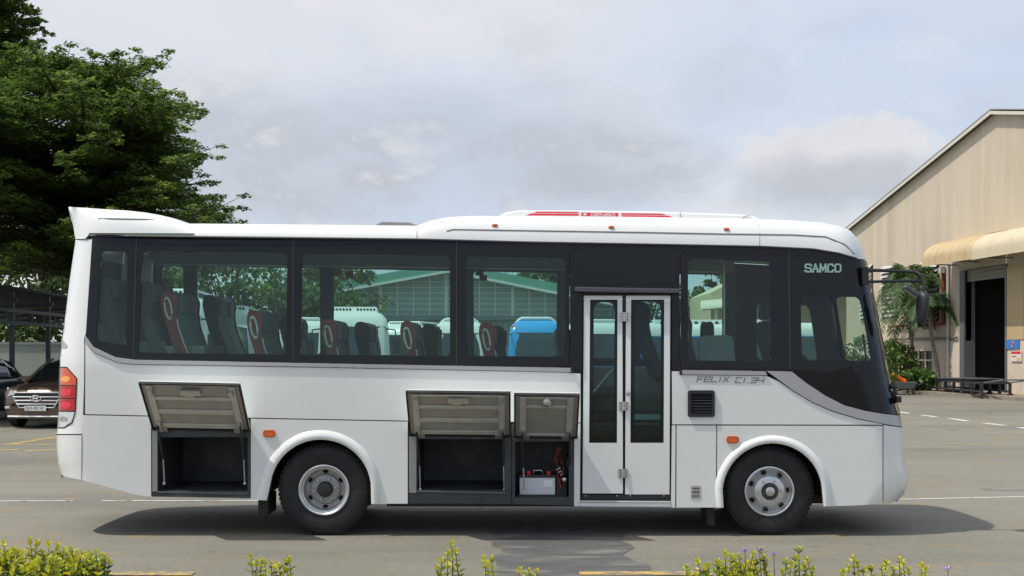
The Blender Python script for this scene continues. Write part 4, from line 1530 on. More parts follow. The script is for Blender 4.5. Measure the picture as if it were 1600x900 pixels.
drape("front_bumper", white, bus, [(1380.6, 664), (1400, 667), (1410, 668), (1411, 690), (1414, 720), (1418, 745), (1417, 760), (1412, 772), (1403, 781), (1392, 786), (1380.6, 787)])
# flared lips round the wheel openings
def flare(inn, outr, name):
    mb = MB()
    m = len(inn)
    rows = []
    for (a, b) in zip(inn, outr):
        row = []
        for t, o in ((0, 0.0), (0.02, 0.022), (0.25, 0.034), (0.6, 0.028), (0.9, 0.010), (1.0, 0.0015)):
            row.append(D(a[0] + (b[0] - a[0]) * t, a[1] + (b[1] - a[1]) * t, o))
        rows.append(row)
    mb.grid(rows)
    return mb.build(name, white, bus, smooth=50)
flare(rear_in, rear_out, "wheel_arch")
flare(front_in, front_out, "wheel_arch")

# ---- far side, front and rear shells
far_low = [(134, 523), (145, 541), (180, 558), (210, 562), (480, 568), (893, 575), (1064, 578), (1237, 580), (1260, 598), (1290, 618), (1320, 633), (1350, 641),
           (1378, 646), (1405, 649), (1410, 667), (1411, 690), (1414, 720), (1418, 745), (1417, 760), (1412, 772), (1392, 786), (1330, 790)] + \
          front_in[::-1] + [(1120, 793), (600, 787)] + rear_in[::-1] + [(392, 781), (222, 774.5), (128, 750), (112, 747), (100, 744), (95, 740), (91, 725), (88.5, 700), (88, 680),
           (89.5, 672), (91, 640), (92, 600), (94, 560), (101, 500), (110, 430), (118, 375), (143, 374)]
drape("side_panel", white, bus, far_low, mirror=True)
def shell(rows_py, tab, bow, name, m, sgn):
    mb = MB()
    rows = []
    for py in rows_py:
        a = D(interp(tab, py) , py)
        b = mir(a)
        row = []
        for k in range(13):
            t = k / 12
            p = a.lerp(b, t)
            p.x += sgn * bow * (1 - (2 * t - 1) ** 2) ** 0.7
            row.append(p)
        rows.append(row)
    mb.grid(rows)
    return mb.build(name, m, bus, smooth=40)
scr = glass_mat("windscreen_glass", (0.82, 0.90, 0.87), 0.8, 0.01)
shell([405, 425, 450, 485, 520, 560, 600, 630, 648], XF, 0.12, "windscreen", scr, 1)
shell([648, 667, 690, 720, 745, 760, 772, 786], XF, 0.12, "front_panel", white, 1)
rear = shell([352, 374, 395], XR, 0.05, "rear_panel", white, -1)
shell([395, 430, 470, 500], XR, 0.05, "rear_window", black_gl, -1)
shell([500, 560, 600, 640, 672, 680, 700, 725, 740, 747], XR, 0.05, "rear_panel", white, -1)

# ---- roof
TOP = [(118, 358), (135, 351), (290, 349.5), (480, 351), (651, 353), (656, 351), (664, 347.5), (673, 344.5), (690, 341), (703, 339), (737, 337.5), (800, 337.5),
       (1000, 339), (1185, 342), (1240, 344.5), (1280, 347.5), (1310, 352.5), (1328, 360), (1340, 373), (1348, 388), (1353, 402)]
BOT = [(118, 374), (142, 367.5), (300, 369.5), (480, 371.5), (652, 373.5), (820, 378), (1040, 382), (1190, 385), (1270, 389), (1310, 395.5), (1330, 401.5), (1342, 404.5), (1353, 405.5)]
def roof_pt(px, s, top=TOP, bot=BOT, out=0.0, ti=0.15):
    """s = 0 at the top of the windows, 1 at the roof edge as seen from the kerb"""
    p0, p1 = interp(bot, px), interp(top, px)
    y_in0 = inset(px, p0) - out
    y_in1 = inset(px, p1) + ti
    h = p0 - p1
    c = (p0 - h * 0.85)
    py = p0 * (1 - s) ** 2 + c * 2 * s * (1 - s) + p1 * s * s
    yy = y_in0 * (1 - s) ** 2 + (y_in0 + 0.03) * 2 * s * (1 - s) + y_in1 * s * s
    y = Y0 + yy
    return Vector(((px - 800) * y / F, y, CZ + (HY - py) * y / F))
def roof_at(px, py_t, **k):
    lo, hi = 0.0, 1.0
    for _ in range(24):
        mid = (lo + hi) / 2
        p = roof_pt(px, mid, **k)
        if HY - (p.z - CZ) * F / p.y > py_t:
            lo = mid
        else:
            hi = mid
    return roof_pt(px, lo, **k)
def loft_roof(name, m, pxs, top=TOP, bot=BOT, out=0.0, ti=0.15, camber=0.06, cap=True):
    rows = []
    for px in pxs:
        near = [roof_pt(px, k / 9, top, bot, out, ti) for k in range(10)]
        e = near[-1]
        for t in (0.3, 0.65):
            near.append(Vector((e.x, e.y + (YC - e.y) * t, e.z + camber * (1 - (1 - t) ** 2))))
        mid_ = Vector((e.x, YC, e.z + camber))
        rows.append(near + [mid_] + [mir(p) for p in near[::-1]])
    mb = MB()
    mb.grid(rows)
    if cap:
        n = len(rows[0])
        mb.add(rows[0], [tuple(range(n))])
        mb.add(rows[-1], [tuple(range(n))])
    return mb.build(name, m, bus, smooth=38)
pxs = [118, 124, 130, 136, 142, 200, 300, 400, 480, 560, 640, 650, 651, 653, 656, 660, 664, 668, 673, 680, 690, 703, 720, 737, 800, 900, 1000, 1100, 1185, 1240, 1262, 1280, 1296, 1310, 1320, 1328, 1335, 1340, 1345, 1349, 1352, 1353.5]
roof = loft_roof("roof", white, pxs)
# seam along the front roof moulding
mb = MB()
mb.tube([roof_at(px, interp([(698, 361), (708, 358.5), (1000, 363), (1130, 365.5), (1240, 367), (1290, 370), (1320, 382), (1335, 397)], px)) for px in
         [698, 708, 760, 820, 900, 1000, 1060, 1130, 1190, 1240, 1270, 1290, 1305, 1320, 1335]], 0.0075, 6)
mb.build("roof_seam", grey_plastic, roof)
mb = MB()
mb.tube([roof_at(651.5, py, ) for py in (372, 368, 362, 356)], 0.004, 6)
mb.tube([roof_at(1187, py, ) for py in (384, 376, 366, 350)], 0.003, 6)
mb.build("roof_joint", grey_plastic, roof)
# drip rail between the roof and the windows
mb = MB()
mb.tube([D(px, interp(BOT, px) + 0.6, 0.010) for px in [141, 200, 300, 480, 652, 820, 1040, 1190, 1270, 1310, 1328, 1338]], 0.012, 6)
mb.build("drip_rail", dark, roof)
# rear spoiler
ST = [(107, 323), (150, 326), (200, 329), (227, 332), (250, 336), (267, 340), (288, 348), (298, 354), (303, 361)]
SB = [(107, 325), (110, 338), (114, 352), (118, 373.5), (133, 373), (136, 370), (140, 364), (303, 364.5)]
sp = loft_roof("rear_spoiler", white, [107.3, 108.5, 110, 112, 114, 116, 118, 122, 127, 133, 136, 140, 160, 200, 227, 250, 267, 280, 288, 294, 298, 302], ST, SB, out=0.02, ti=0.12, camber=0.02)
mb = MB()
mb.tube([roof_at(px, 341 + (px - 150) * 0.022, top=ST, bot=SB, out=0.022, ti=0.12) for px in (152, 170, 200, 225, 240)], [0.002, 0.007, 0.008, 0.007, 0.002], 6)
mb.build("spoiler_groove", grey_plastic, sp)
# roof hatch, grey
def wedge(name, m, prof, y0, y1, parent, bevel=0.01, lean=0.03):
    ref = Y0 + y0
    mb = MB()
    a = [P(px, py, ref) for px, py in prof]
    mb.prism(a, (0, y1 - y0, 0))
    return mb.build(name, m, parent, bevel=bevel)
wedge("roof_hatch", grey_plastic, [(580, 356), (588, 350.5), (596, 346.3), (640, 347.3), (652, 352), (656, 357)], 0.7, 1.5, bus, 0.008)
# roof air-conditioning unit
AC = [(774, 346), (777, 339), (783, 335), (792, 331.2), (808, 328.6), (830, 328.2), (1000, 329.6), (1050, 330.8), (1058, 331.6), (1064, 331.4), (1150, 334.2), (1172, 336.2), (1184, 339.5), (1192, 346)]
acu = wedge("air_conditioner", white, AC, 0.58, 1.74, bus, 0.02)
mb = MB()
def acs(pts):
    mb.prism([P(px, py, Y0 + 0.576) for px, py in pts], (0, 0.006, 0))
acs([(839, 330.4), (904, 331.0), (904, 333.0), (834, 332.5)])
acs([(829, 333.8), (904, 334.4), (904, 337.0), (823, 336.5)])
acs([(908.5, 332.0), (966, 332.6), (966, 338.3), (908.5, 337.7)])
acs([(971, 333.0), (1034, 333.8), (1041, 336.0), (971, 335.2)])
acs([(971, 336.4), (1045, 337.2), (1052, 340.0), (971, 339.0)])
mb.build("red_stripes", redpaint, acu)
mb = MB()
stroke_text(mb, "DENSO", 923, -337.0, 6.0, 3.4, 1.7, 1.1, lambda x, y, d: P(x, -y + (x - 908) * 0.011, Y0 + 0.5755 - d), slant=0.35, depth=0.003, tv=0.8)
mb.obox(P(914, 335.0, Y0 + 0.573), (0.016, 0, 0), (0, 0.002, 0), (0, 0, 0.010))
mb.build("white_lettering", white, acu)
mb = MB()
mb.tube([P(1160, 341, Y0 + 0.574), P(1164, 338, Y0 + 0.574), P(1172, 337, Y0 + 0.574)], 0.004, 6)
mb.tube([P(1063, 331, Y0 + 0.574), P(1063, 341, Y0 + 0.574)], 0.003, 6)
mb.build("cover_joint", grey_plastic, acu)
# small amber roof markers
for px, py in ((773, 352), (955, 355), (1135, 358)):
    p = roof_at(px, py)
    q = MB()
    q.lathe([(0.0, -0.022), (0.016, -0.018), (0.02, -0.008), (0.021, 0.02)], p, 14)
    for i, v in enumerate(q.v):
        q.v[i] = Vector((p.x + (v.x - p.x) * 1.55, v.y, p.z + (v.z - p.z) * 0.75))
    q.build("marker_light", amber, bus, smooth=40)

# ---- window band
W0 = round_poly([(159, 392), (199, 392.5), (197, 541), (150, 531)], 6)
W1 = round_poly([(223, 392.5), (449, 396), (447, 554), (216, 551)], 7)
W2 = round_poly([(473, 396.5), (703, 401), (703, 556.5), (470, 554)], 7)
W3 = round_poly([(729, 401), (883, 405), (882, 558), (730, 556.5)], 7)
W4 = round_poly([(1075, 405), (1203, 408), (1205, 564.5), (1075, 563)], 7)
W5 = round_poly([(1251, 462), (1295, 461), (1303, 480), (1315, 563.5), (1253, 563.5)], 9)
W6 = round_poly([(1306, 464), (1342, 464), (1347, 480), (1362, 563.5), (1321, 563.5)], 8)
WD = round_poly([(905, 405), (1022, 407), (1022, 562), (905, 560)], 7)
W4F = round_poly([(1036, 405), (1190, 408), (1190, 564.5), (1036, 563)], 7)
band1 = [(144.5, 370), (300, 370.5), (480, 372.5), (652, 374.5), (820, 379), (889.5, 380.5), (889.5, 574), (480, 566.5), (210, 561), (180, 556.5), (146, 540), (134.5, 522)]
right_edge = [(1405, 647.5), (1392, 600), (1376, 520), (1362, 450), (1355, 420), (1353.3, 407), (1342, 406), (1330, 403), (1310, 397), (1270, 390), (1190, 386)]
glass_low = [(1237, 579), (1260, 597), (1290, 617), (1320, 632), (1350, 640), (1378, 645), (1404, 648)]
band3 = [(1063.5, 384)] + right_edge[::-1] + glass_low[::-1] + [(1197, 579), (1063.5, 577)]
def window_band(outer, holes, mirror=False):
    o = drape("window_band", black_gl, bus, outer, holes, out=0.004, thick=0.022, mirror=mirror)
    for h in holes:
        mb = MB()
        drape_into(mb, h, (), out=-0.004, thick=0.004, mirror=mirror)
        mb.build("window_pane", pane_m, o, smooth=30)
    return o
wb1 = window_band(band1, [W0, W1, W2, W3])
wb3 = window_band(band3, [W4, W5, W6])
surround = drape("door_surround", black_gl, bus, [(891, 380.6), (1062, 384), (1062, 578.6), (1050, 578.6), (1050, 457), (909.5, 457), (909.5, 582), (891, 582)], out=0.002)
drape("destination_glass", black_gl, surround, rrect(903, 389, 1057, 443, 9), out=0.007, thick=0.006)
mb = MB()
mb.prism([B(898, 448.5, -0.035), B(1061, 451.5, -0.035), B(1061, 458.5, -0.035), B(898, 456, -0.035)], (0, 0.06, 0))
mb.build("door_rail", mat("rail_grey", (0.075, 0.078, 0.085), 0.4), surround, bevel=0.008)
far_band = [(144.5, 370), (300, 370.5), (480, 372.5), (652, 374.5), (820, 379), (1040, 383)] + right_edge[::-1] + glass_low[::-1] + [(1064, 577), (893, 574), (480, 566.5), (210, 561), (180, 556.5), (146, 540), (134.5, 522)]
fb = window_band(far_band, [W0, W1, W2, W3, WD, W4F, W5, W6], mirror=True)
# joints between the glass panels
for x0, x1, y0, y1 in ((213.5, 209, 372, 559), (458.5, 458.5, 373, 565), (713.5, 713.5, 377, 570)):
    mb = MB()
    mb.tube([D(x0, y0, 0.004), D(x1, y1, 0.004)], 0.006, 6)
    mb.build("glass_joint", mat("joint_grey", (0.03, 0.032, 0.034), 0.5), wb1)
mb = MB()
mb.tube([D(1232.5, 388, 0.004), D(1235, 577, 0.004)], 0.006, 6)
mb.build("glass_joint", MATS["joint_grey"], wb3)
# silver belt trims
drape("belt_trim", silver, bus, [(133, 524), (145, 541.5), (180, 558), (210, 562), (480, 567.4), (892, 574.8), (892, 581.5), (480, 573), (210, 569), (185, 566.6), (148, 551), (133, 534)], out=0.014, thick=0.03)
drape("belt_trim", silver, bus, [(1065, 578), (1196, 580), (1199, 586.4), (1065, 585)], out=0.014, thick=0.03)
drape("belt_trim", silver, bus, [(1197.5, 579.5), (1237, 580.5), (1260, 598.5), (1290, 618.5), (1320, 633.5), (1350, 641.5), (1378, 646.5), (1405, 649.5), (1410, 667), (1380, 662), (1340, 653.6), (1300, 641.6), (1270, 628.5), (1240, 610.5), (1215, 592)], out=0.010, thick=0.03)
drape("belt_trim", silver, bus, [(96, 528), (101, 535), (106, 541), (103, 544.5), (95.8, 544.5)], out=0.006, thick=0.01)
for px, py in ((893.5, 578.2), (1063.4, 581.5)):
    mb = MB()
    mb.obox(B(px, py, -0.012), (0.012, 0, 0), (0, 0.01, 0), (0, 0, 0.024))
    mb.build("trim_end", dark, bus, bevel=0.003)

# ---- folding entrance door
def leaf(outer, hole, clear, name="door"):
    d = drape(name, white, bus, outer, [hole], out=-0.010, thick=0.03)
    g = drape("door_glass", black_gl, d, hole, [clear], out=-0.014, thick=0.012)
    drape("door_pane", dpane_m, d, clear, (), out=-0.018, thick=0.004)
    return d
d1 = leaf([(912.5, 462), (972.3, 462), (973.3, 771), (910.3, 771)], [(922, 468), (965, 468), (964, 692), (920.5, 692)], round_poly([(928, 472), (960.5, 472), (959.5, 686), (926.5, 686)], 13))
d2 = leaf([(978.3, 462), (1047.3, 462), (1046, 772.5), (976.8, 772.5)], [(986, 468), (1038, 468), (1037, 692), (985, 692)], round_poly([(992, 471), (1033, 471), (1032, 687), (991, 687)], 13))
def hinge(px, py, parent):
    mb = MB()
    for s in (-1, 1):
        mb.obox(B(px + s * 4.2, py, 0.004), (0.018, 0, 0), (0, 0.006, 0), (0, 0, 0.042))
    mb.tube([B(px, py - 7, -0.006), B(px, py + 7, -0.006)], 0.010, 8)
    for s in (-1, 1):
        for k in (-1, 0, 1):
            mb.lathe([(0.0, -0.006), (0.006, -0.004), (0.007, 0.003)], B(px + s * 4.4, py + k * 4.4, 0.0), 8, mi=1)
    return mb.build("hinge", [steel, hubm], parent)
for px, py in ((976, 495), (974.5, 634.5), (973.5, 739.5)):
    hinge(px, py, d2)
mb = MB()
mb.lathe([(0, -0.035), (0.014, -0.033), (0.018, -0.02), (0.012, 0.0), (0.022, 0.004), (0.022, 0.012)], B(981.5, 614.5, 0.004), 16)
mb.build("lock", steel, d2, smooth=40)
kick = drape("kick_strip", dark, bus, [(908.5, 772.8), (1047, 773.8), (1047, 781), (908, 780.5)], out=-0.004)
mb = MB()
for px in (915, 964, 985, 1037):
    mb.lathe([(0, -0.004), (0.006, -0.003), (0.007, 0.004)], B(px, 774.8, 0.002), 8)
mb.build("screw", steel, kick)
drape("door_sill", white, bus, [(906.5, 782.2), (1048, 783), (1048, 792), (906.5, 791)], out=0.004, thick=0.06)
mb = MB()
mb.tube([D(907, 784.6, 0.006), D(1047.5, 785.4, 0.006)], 0.004, 6)
mb.build("sill_joint", grey_plastic, bus)
# dark frame behind the leaves, closing the gaps round them
for quad in ([(905, 455), (1052, 455), (1052, 466), (905, 466)], [(968, 466.5), (981, 466.5), (981, 780), (968, 780)], [(904, 466.5), (914, 466.5), (913, 780), (904, 780)], [(1044, 466.5), (1052, 466.5), (1051, 780), (1044, 780)]):
    mb = MB()
    mb.prism([B(x, y, 0.062) for x, y in quad], (0, 0.03, 0))
    mb.build("door_frame", dark, bus)
# handrail and step inside the door
mb = MB()
mb.tube([B(925, 622, 0.35), B(964, 576, 0.35)], 0.017, 10)
mb.build("handrail", steel, bus, smooth=50)
mb = MB()
mb.box(*(B(885, 0).x, B(1060, 0).x), Y0 + 0.12, Y0 + 1.0, B(0, 735).z, B(0, 715).z)
mb.box(*(B(885, 0).x, B(1060, 0).x), Y0 + 0.45, Y0 + 1.0, B(0, 715).z, B(0, 668).z)
mb.build("entrance_step", floorm, bus, bevel=0.01)
mb = MB()
mb.prism([B(994, 650, 0.3), B(1040, 650, 0.3), B(1040, 659, 0.3), B(994, 659, 0.3)], (0, 0.05, 0))
mb.build("step_edge", mat("mint_edge", (0.45, 0.62, 0.55), 0.5), bus, bevel=0.006)

# ---- lettering and small fittings on the side
mb = MB()
stroke_text(mb, "SAMCO", 1258.5, -424.6, 8.4, 11.6, 3.0, 2.7, lambda x, y, d: D(x, -y, 0.004 + d), serif=2.3, depth=0.003, tv=2.2)
mb.build("lettering", mintm, wb3)
mb = MB()
f_let = lambda x, y, d: D(x, -y, d)
stroke_text(mb, "FeLIX", 1089, -596.4, 8.3, 7.4, 2.8, 1.35, f_let, slant=0.28, depth=0.003, tv=1.35)
mb.build("lettering", mat("lettering_silver", (0.20, 0.205, 0.215), 0.4), bus)
mb = MB()
stroke_text(mb, "cI.34", 1149, -597.8, 8.3, 7.4, 2.8, 1.35, f_let, slant=0.28, depth=0.003, tv=1.35)
mb.build("lettering", mat("lettering_silver", (0.20, 0.205, 0.215), 0.4), bus)
# ventilation grille
grl = drape("vent_grille", dark, bus, rrect(1075, 610, 1117, 651.5, 4), [rrect(1080, 615, 1112.5, 646.5, 2)], out=0.02, thick=0.025)
mb = MB()
for k in range(7):
    py = 617 + k * 4.5
    mb.prism([B(1079.5, py, -0.014), B(1113, py, -0.014), B(1113, py + 2.6, 0.012), B(1079.5, py + 2.6, 0.012)], (0, 0.003, 0.004))
mb.build("slats", mat("slat_black", (0.03, 0.032, 0.035), 0.45), grl)
mb = MB()
mb.prism([B(1079.5, 614, -0.0015), B(1113, 614, -0.0015), B(1113, 647, -0.0015), B(1079.5, 647, -0.0015)], (0, 0.001, 0))
mb.build("backing", mat("void_black", (0.004, 0.004, 0.005), 0.9), grl)
# fuel flap plate
fp = drape("plate", steel, bus, [(1080, 759.5), (1094.3, 759.5), (1094.3, 779), (1080, 779)], out=0.005, thick=0.005)
mb = MB()
for y, h in ((762.5, 2.0), (767.5, 3.0), (774, 2.2)):
    for k in range(5):
        x = 1082 + k * 2.2
        mb.prism([D(x, y, 0.0065), D(x + 1.4 + (k % 2) * 0.5, y, 0.0065), D(x + 1.4 + (k % 2) * 0.5, y + h, 0.0065), D(x, y + h, 0.0065)], (0, 0.003, 0))
mb.build("markings", hubm, fp)
# side marker lamps
for px, py in ((420.5, 677.5), (1145, 687)):
    o = drape("side_marker", amber_d, bus, rrect(px - 9.5, py - 5.4, px + 9.5, py + 5.4, 4), out=0.016, thick=0.018)
    drape("lens", amber, o, rrect(px - 6.5, py - 1.5, px + 6.5, py + 4.2, 2.5), out=0.022, thick=0.01)
# tail lamp cluster
tl = drape("tail_light", dark, bus, [(92.3, 573), (104.5, 573), (120.5, 591), (118, 643), (113, 661), (100, 669.5), (90.3, 669.5)], out=0.004, thick=0.012)
drape("amber_lens", mat("tail_amber", (0.62, 0.075, 0.010), 0.18, coat=0.8), tl, [(93, 575), (104, 575), (119, 592), (118.4, 602), (92.4, 601.5)], out=0.014, thick=0.02)
drape("red_lens", redl, tl, [(92.4, 603), (118.3, 603.6), (117.6, 622), (91.8, 621.5)], out=0.014, thick=0.02)
drape("red_lens", redl, tl, [(91.8, 623), (117.4, 623.4), (116.6, 642), (91.4, 641.5)], out=0.014, thick=0.02)
drape("clear_lens", clearl, tl, [(91.4, 643.4), (116.4, 644), (111.5, 659.5), (99.5, 667.5), (90.4, 667.5)], out=0.014, thick=0.02)
for px, py, rr, mm in ((102, 592, 6.0, mat("amber_bright", (0.95, 0.34, 0.02), 0.2, coat=0.8)), (103, 612.5, 7, redl2), (102.5, 632.5, 7, redl2), (99, 655, 5.5, chrome)):
    drape("reflector", mm, tl, [(px + rr * 1.25 * math.cos(a), py + rr * 0.75 * math.sin(a)) for a in [2 * math.pi * k / 18 for k in range(18)]], out=0.017, thick=0.01)

# ---- luggage bays with open lids
def bay(x0, x1, y0, y1, depth, rim, name="luggage_bay"):
    """open box let into the side: back, floor, ceiling, two ends, and its sill"""
    mb = MB()
    a = [B(x0, y0, 0.012), B(x1, y0, 0.012), B(x1, y1, 0.012), B(x0, y1, 0.012)]
    b = [v + Vector((0, depth, 0)) for v in a]
    mb.add(a + b, [(4, 5, 6, 7), (0, 4, 7, 3), (1, 2, 6, 5), (0, 1, 5, 4), (3, 7, 6, 2)])
    o = mb.build(name, bayg, bus, recalc=False)
    drape("bay_frame", bayg, o, rim, [[(x0, y0), (x1, y0), (x1, y1), (x0, y1)]], out=-0.012, thick=0.02)
    return o
bay1 = bay(247, 387, 683, 767, 0.95, [(237, 652), (391, 655), (391, 778.5), (237, 776)])
bay2 = bay(652, 788, 686, 766, 0.95, [(638.3, 660), (799, 662), (799, 787.5), (638.3, 786.5)])
bay3 = bay(805, 889, 690, 777, 0.55, [(800, 662), (897, 663), (897, 790), (800, 787.5)], "battery_bay")
def sill(x0, x1, py, parent):
    mb = MB()
    mb.prism([B(x0, py, -0.004), B(x1, py + (x1 - x0) * 0.02, -0.004), B(x1, py + (x1 - x0) * 0.02 + 2.2, -0.004), B(x0, py + 2.2, -0.004)], (0, 0.03, 0))
    mb.build("sill_lip", mat("bay_lip", (0.13, 0.14, 0.145), 0.4, metal=0.4), parent)
sill(246, 388, 767.5, bay1)
sill(651, 790, 766.3, bay2)
mb = MB()
mb.prism([B(238, 673, -0.004), B(246, 673, -0.004), B(246, 768, -0.004), B(238, 768, -0.004)], (0, 0.02, 0))
mb.build("side_post", mat("post_grey", (0.30, 0.30, 0.30), 0.4, metal=0.5), bay1)
mb = MB()
mb.prism([B(639, 682, -0.004), B(650.5, 682, -0.004), B(650.5, 770, -0.004), B(639, 770, -0.004)], (0, 0.02, 0))
mb.build("side_post", MATS["post_grey"], bay2)
def lid(x0, x1, py, dz, dy, bayo, ribs, latch, slope=0.02):
    """lid swung up about its hinge line; local frame u along the bus, w up the lid, n towards the road"""
    a = B(x0, py, -0.01)
    b = B(x1, py + (x1 - x0) * slope, -0.01)
    U = (b - a)
    L = U.length
    U.normalize()
    Wv = Vector((0, -dy, dz))
    H = Wv.length
    Wv.normalize()
    Nn = U.cross(Wv).normalized()
    if Nn.y > 0:
        Nn = -Nn      # inner face: looks down towards the road
    def q(u, w, n):
        return a + U * u + Wv * w + Nn * n
    def slab(mb, u0, u1, w0, w1, n0, n1, mi=0):
        mb.obox(q((u0 + u1) / 2, (w0 + w1) / 2, (n0 + n1) / 2), U * (u1 - u0) / 2, Wv * (w1 - w0) / 2, Nn * (n1 - n0) / 2, mi)
    mb = MB()
    slab(mb, 0, L, 0, H, -0.030, -0.018)
    o = mb.build("luggage_hatch", white, bus, bevel=0.004)
    mb = MB()
    slab(mb, 0.012, L - 0.012, 0.012, H - 0.012, -0.0175, -0.006)
    mb.build("inner_skin", lidm, o)
    mb = MB()
    for s in ((0.0, 0.014, 0, H), (L - 0.014, L, 0, H), (0.0145, L - 0.0145, H - 0.014, H), (0.0145, L - 0.0145, 0, 0.014)):
        slab(mb, s[0], s[1], s[2], s[3], -0.0165, 0.010)
    mb.build("rubber_seal", rubber, o)
    mb = MB()
    fw = 0.085
    for s in ((0.055, fw + 0.03, 0.03, H - 0.035), (L - fw - 0.03, L - 0.055, 0.03, H - 0.035)):
        slab(mb, s[0], s[1], s[2], s[3], -0.0055, 0.012)
    for w in ribs:
        slab(mb, fw + 0.031, L - fw - 0.031, H * w[0], H * w[1], -0.0055, 0.011)
    mb.build("ribs", lidrib, o, bevel=0.003)
    mb = MB()
    if latch == 'bar':
        slab(mb, L * 0.40, L * 0.60, H * 0.80, H * 0.90, 0.0125, 0.035)
        slab(mb, L * 0.43, L * 0.53, H * 0.76, H * 0.80, 0.0125, 0.030)
        for u in (0.075, L - 0.115):
            slab(mb, u, u + 0.04, H * 0.80, H * 0.90, 0.0125, 0.045)
    else:
        mb.lathe([(0.0, -0.04), (0.03, -0.036), (0.045, -0.02), (0.05, 0.0)], q(L * 0.5, H * 0.86, 0.012), 16)
    build_each(mb, "latch", steel, o, smooth=30)
    mb = MB()
    for u in (0.07, L - 0.15):
        slab(mb, u, u + 0.08, -0.02, 0.03, 0.0125, 0.02)
        slab(mb, u + (0.0 if u < 0.2 else 0.045), u + (0.035 if u < 0.2 else 0.08), 0.05, 0.14, 0.0125, 0.04)
    build_each(mb, "hinge_bracket", steel, o)
    for u, xx in ((0.075, x0 + 11), (L - 0.075, x1 - 9)):
        top = q(u, 0.10, 0.03)
        mid_ = B(xx + (4 if u < 0.2 else -2), py + 48, 0.03)
        end = B(xx + (5 if u < 0.2 else -1), py + 86, 0.05)
        mb = MB()
        mb.tube([top, mid_], 0.011, 8, mi=0)
        mb.tube([mid_, end], 0.008, 8, mi=1)
        mb.lathe([(0.0, -0.014), (0.014, -0.012), (0.015, 0.012)], end, 10, mi=1)
        mb.build("gas_strut", [dark, steel], o, smooth=40)
    return o
lid(238.5, 391, 670, 0.455, 0.46, bay1, ((0.05, 0.14), (0.36, 0.45), (0.66, 0.72)), 'bar')
lid(640, 798, 680, 0.435, 0.46, bay2, ((0.05, 0.13), (0.33, 0.42), (0.64, 0.71), (0.91, 0.95)), 'bar', 0.012)
lid(803, 902, 683, 0.430, 0.46, bay3, ((0.05, 0.10), (0.70, 0.76), (0.91, 0.95)), 'round', 0.012)

# loose wiring in the battery bay
random.seed(5)
mb = MB()
for k in range(7):
    x = 876 + random.uniform(-4, 6)
    pts = [B(x, 700, 0.10)]
    for i in range(1, 8):
        pts.append(B(x + random.uniform(-5, 5), 700 + i * 9, 0.10 + random.uniform(-0.04, 0.04)))
    mb.tube(pts, 0.006, 6, mi=k % 2)
for k in range(3):
    mb.tube([B(870 + k * 3, 735 + k * 4, 0.05), B(876 + k * 2, 731 + k * 5, 0.04)], 0.008, 6, mi=2)
mb.lathe([(0, -0.03), (0.02, -0.02), (0.02, 0.05)], B(882, 750, 0.05), 10, mi=2)
mb.build("wiring", [rubber, mat("wire_red", (0.35, 0.04, 0.03), 0.5), steel], bay3, smooth=40)
# black battery tray
mb = MB()
mb.box(B(808, 0).x, B(886, 0).x, Y0 + 0.06, Y0 + 0.50, B(0, 777).z, B(0, 775).z)
mb.box(B(870, 0).x, B(886, 0).x, Y0 + 0.10, Y0 + 0.50, B(0, 775).z, B(0, 748).z)
mb.build("battery_tray", dark, bay3)

# ---- underbody, wheel wells, mud flaps
mb = MB()
for x0, x1 in ((242, 415), (592, 1120), (1300, 1388)):
    mb.box(B(x0, 0).x, B(x1, 0).x, Y0 + 0.06, Y0 + BW - 0.06, B(0, 783).z if x0 > 500 else B(0, 774).z, B(0, 779).z if x0 > 500 else B(0, 771).z)
mb.box(B(430, 0).x, B(1385, 0).x, Y0 + 0.75, Y0 + BW - 0.75, B(0, 801).z, B(0, 770).z)
for x0, x1 in ((600, 1105),):
    mb.box(B(x0, 0).x, B(x1, 0).x, Y0 + 0.30, Y0 + BW - 0.30, B(0, 797).z, B(0, 784).z)
mb.box(B(600, 0).x, B(880, 0).x, Y0 + 1.1, Y0 + 1.15, B(0, 780).z, B(0, 640).z)
mb.build("underbody", dark, bus)  # boxes and sheet also shaped to block light beneath and behind the panels
def well(cx, cy, r):
    mb = MB()
    for far in (False, True):
        rows = []
        for k in range(19):
            a = rad(-2 + 184 * k / 18)
            px, py = cx + (r + 2.5) * math.cos(a), cy - (r + 2.5) * math.sin(a)
            row = [B(px, py, 0.026), B(px, py, 0.70)]
            rows.append([mir(v) for v in row] if far else row)
        mb.grid(rows)
        b0 = len(mb.v) - 38
        mb.f.append([b0 + 2 * k + 1 for k in range(19)])
        mb.m.append(0)
    return build_each(mb, "wheel_well", mat("well_black", (0.012, 0.012, 0.013), 0.85), bus, smooth=40)
well(501, 766, 79)
well(1207, 771, 78)
mb = MB()
for yy in (0.06, BW - 0.50):
    mb.prism([B(401, 775, yy), B(417, 775, yy), B(417, 806, yy), B(402, 804, yy)], (0, 0.44, 0))
build_each(mb, "mud_flap", rubber, bus)
mb = MB()
for yy in (0.10, BW - 0.5):
    mb.prism([B(1105, 785, yy), B(1118, 785, yy), B(1120, 823, yy), B(1108, 823, yy)], (0, 0.4, 0))
build_each(mb, "mud_flap", rubber, bus)

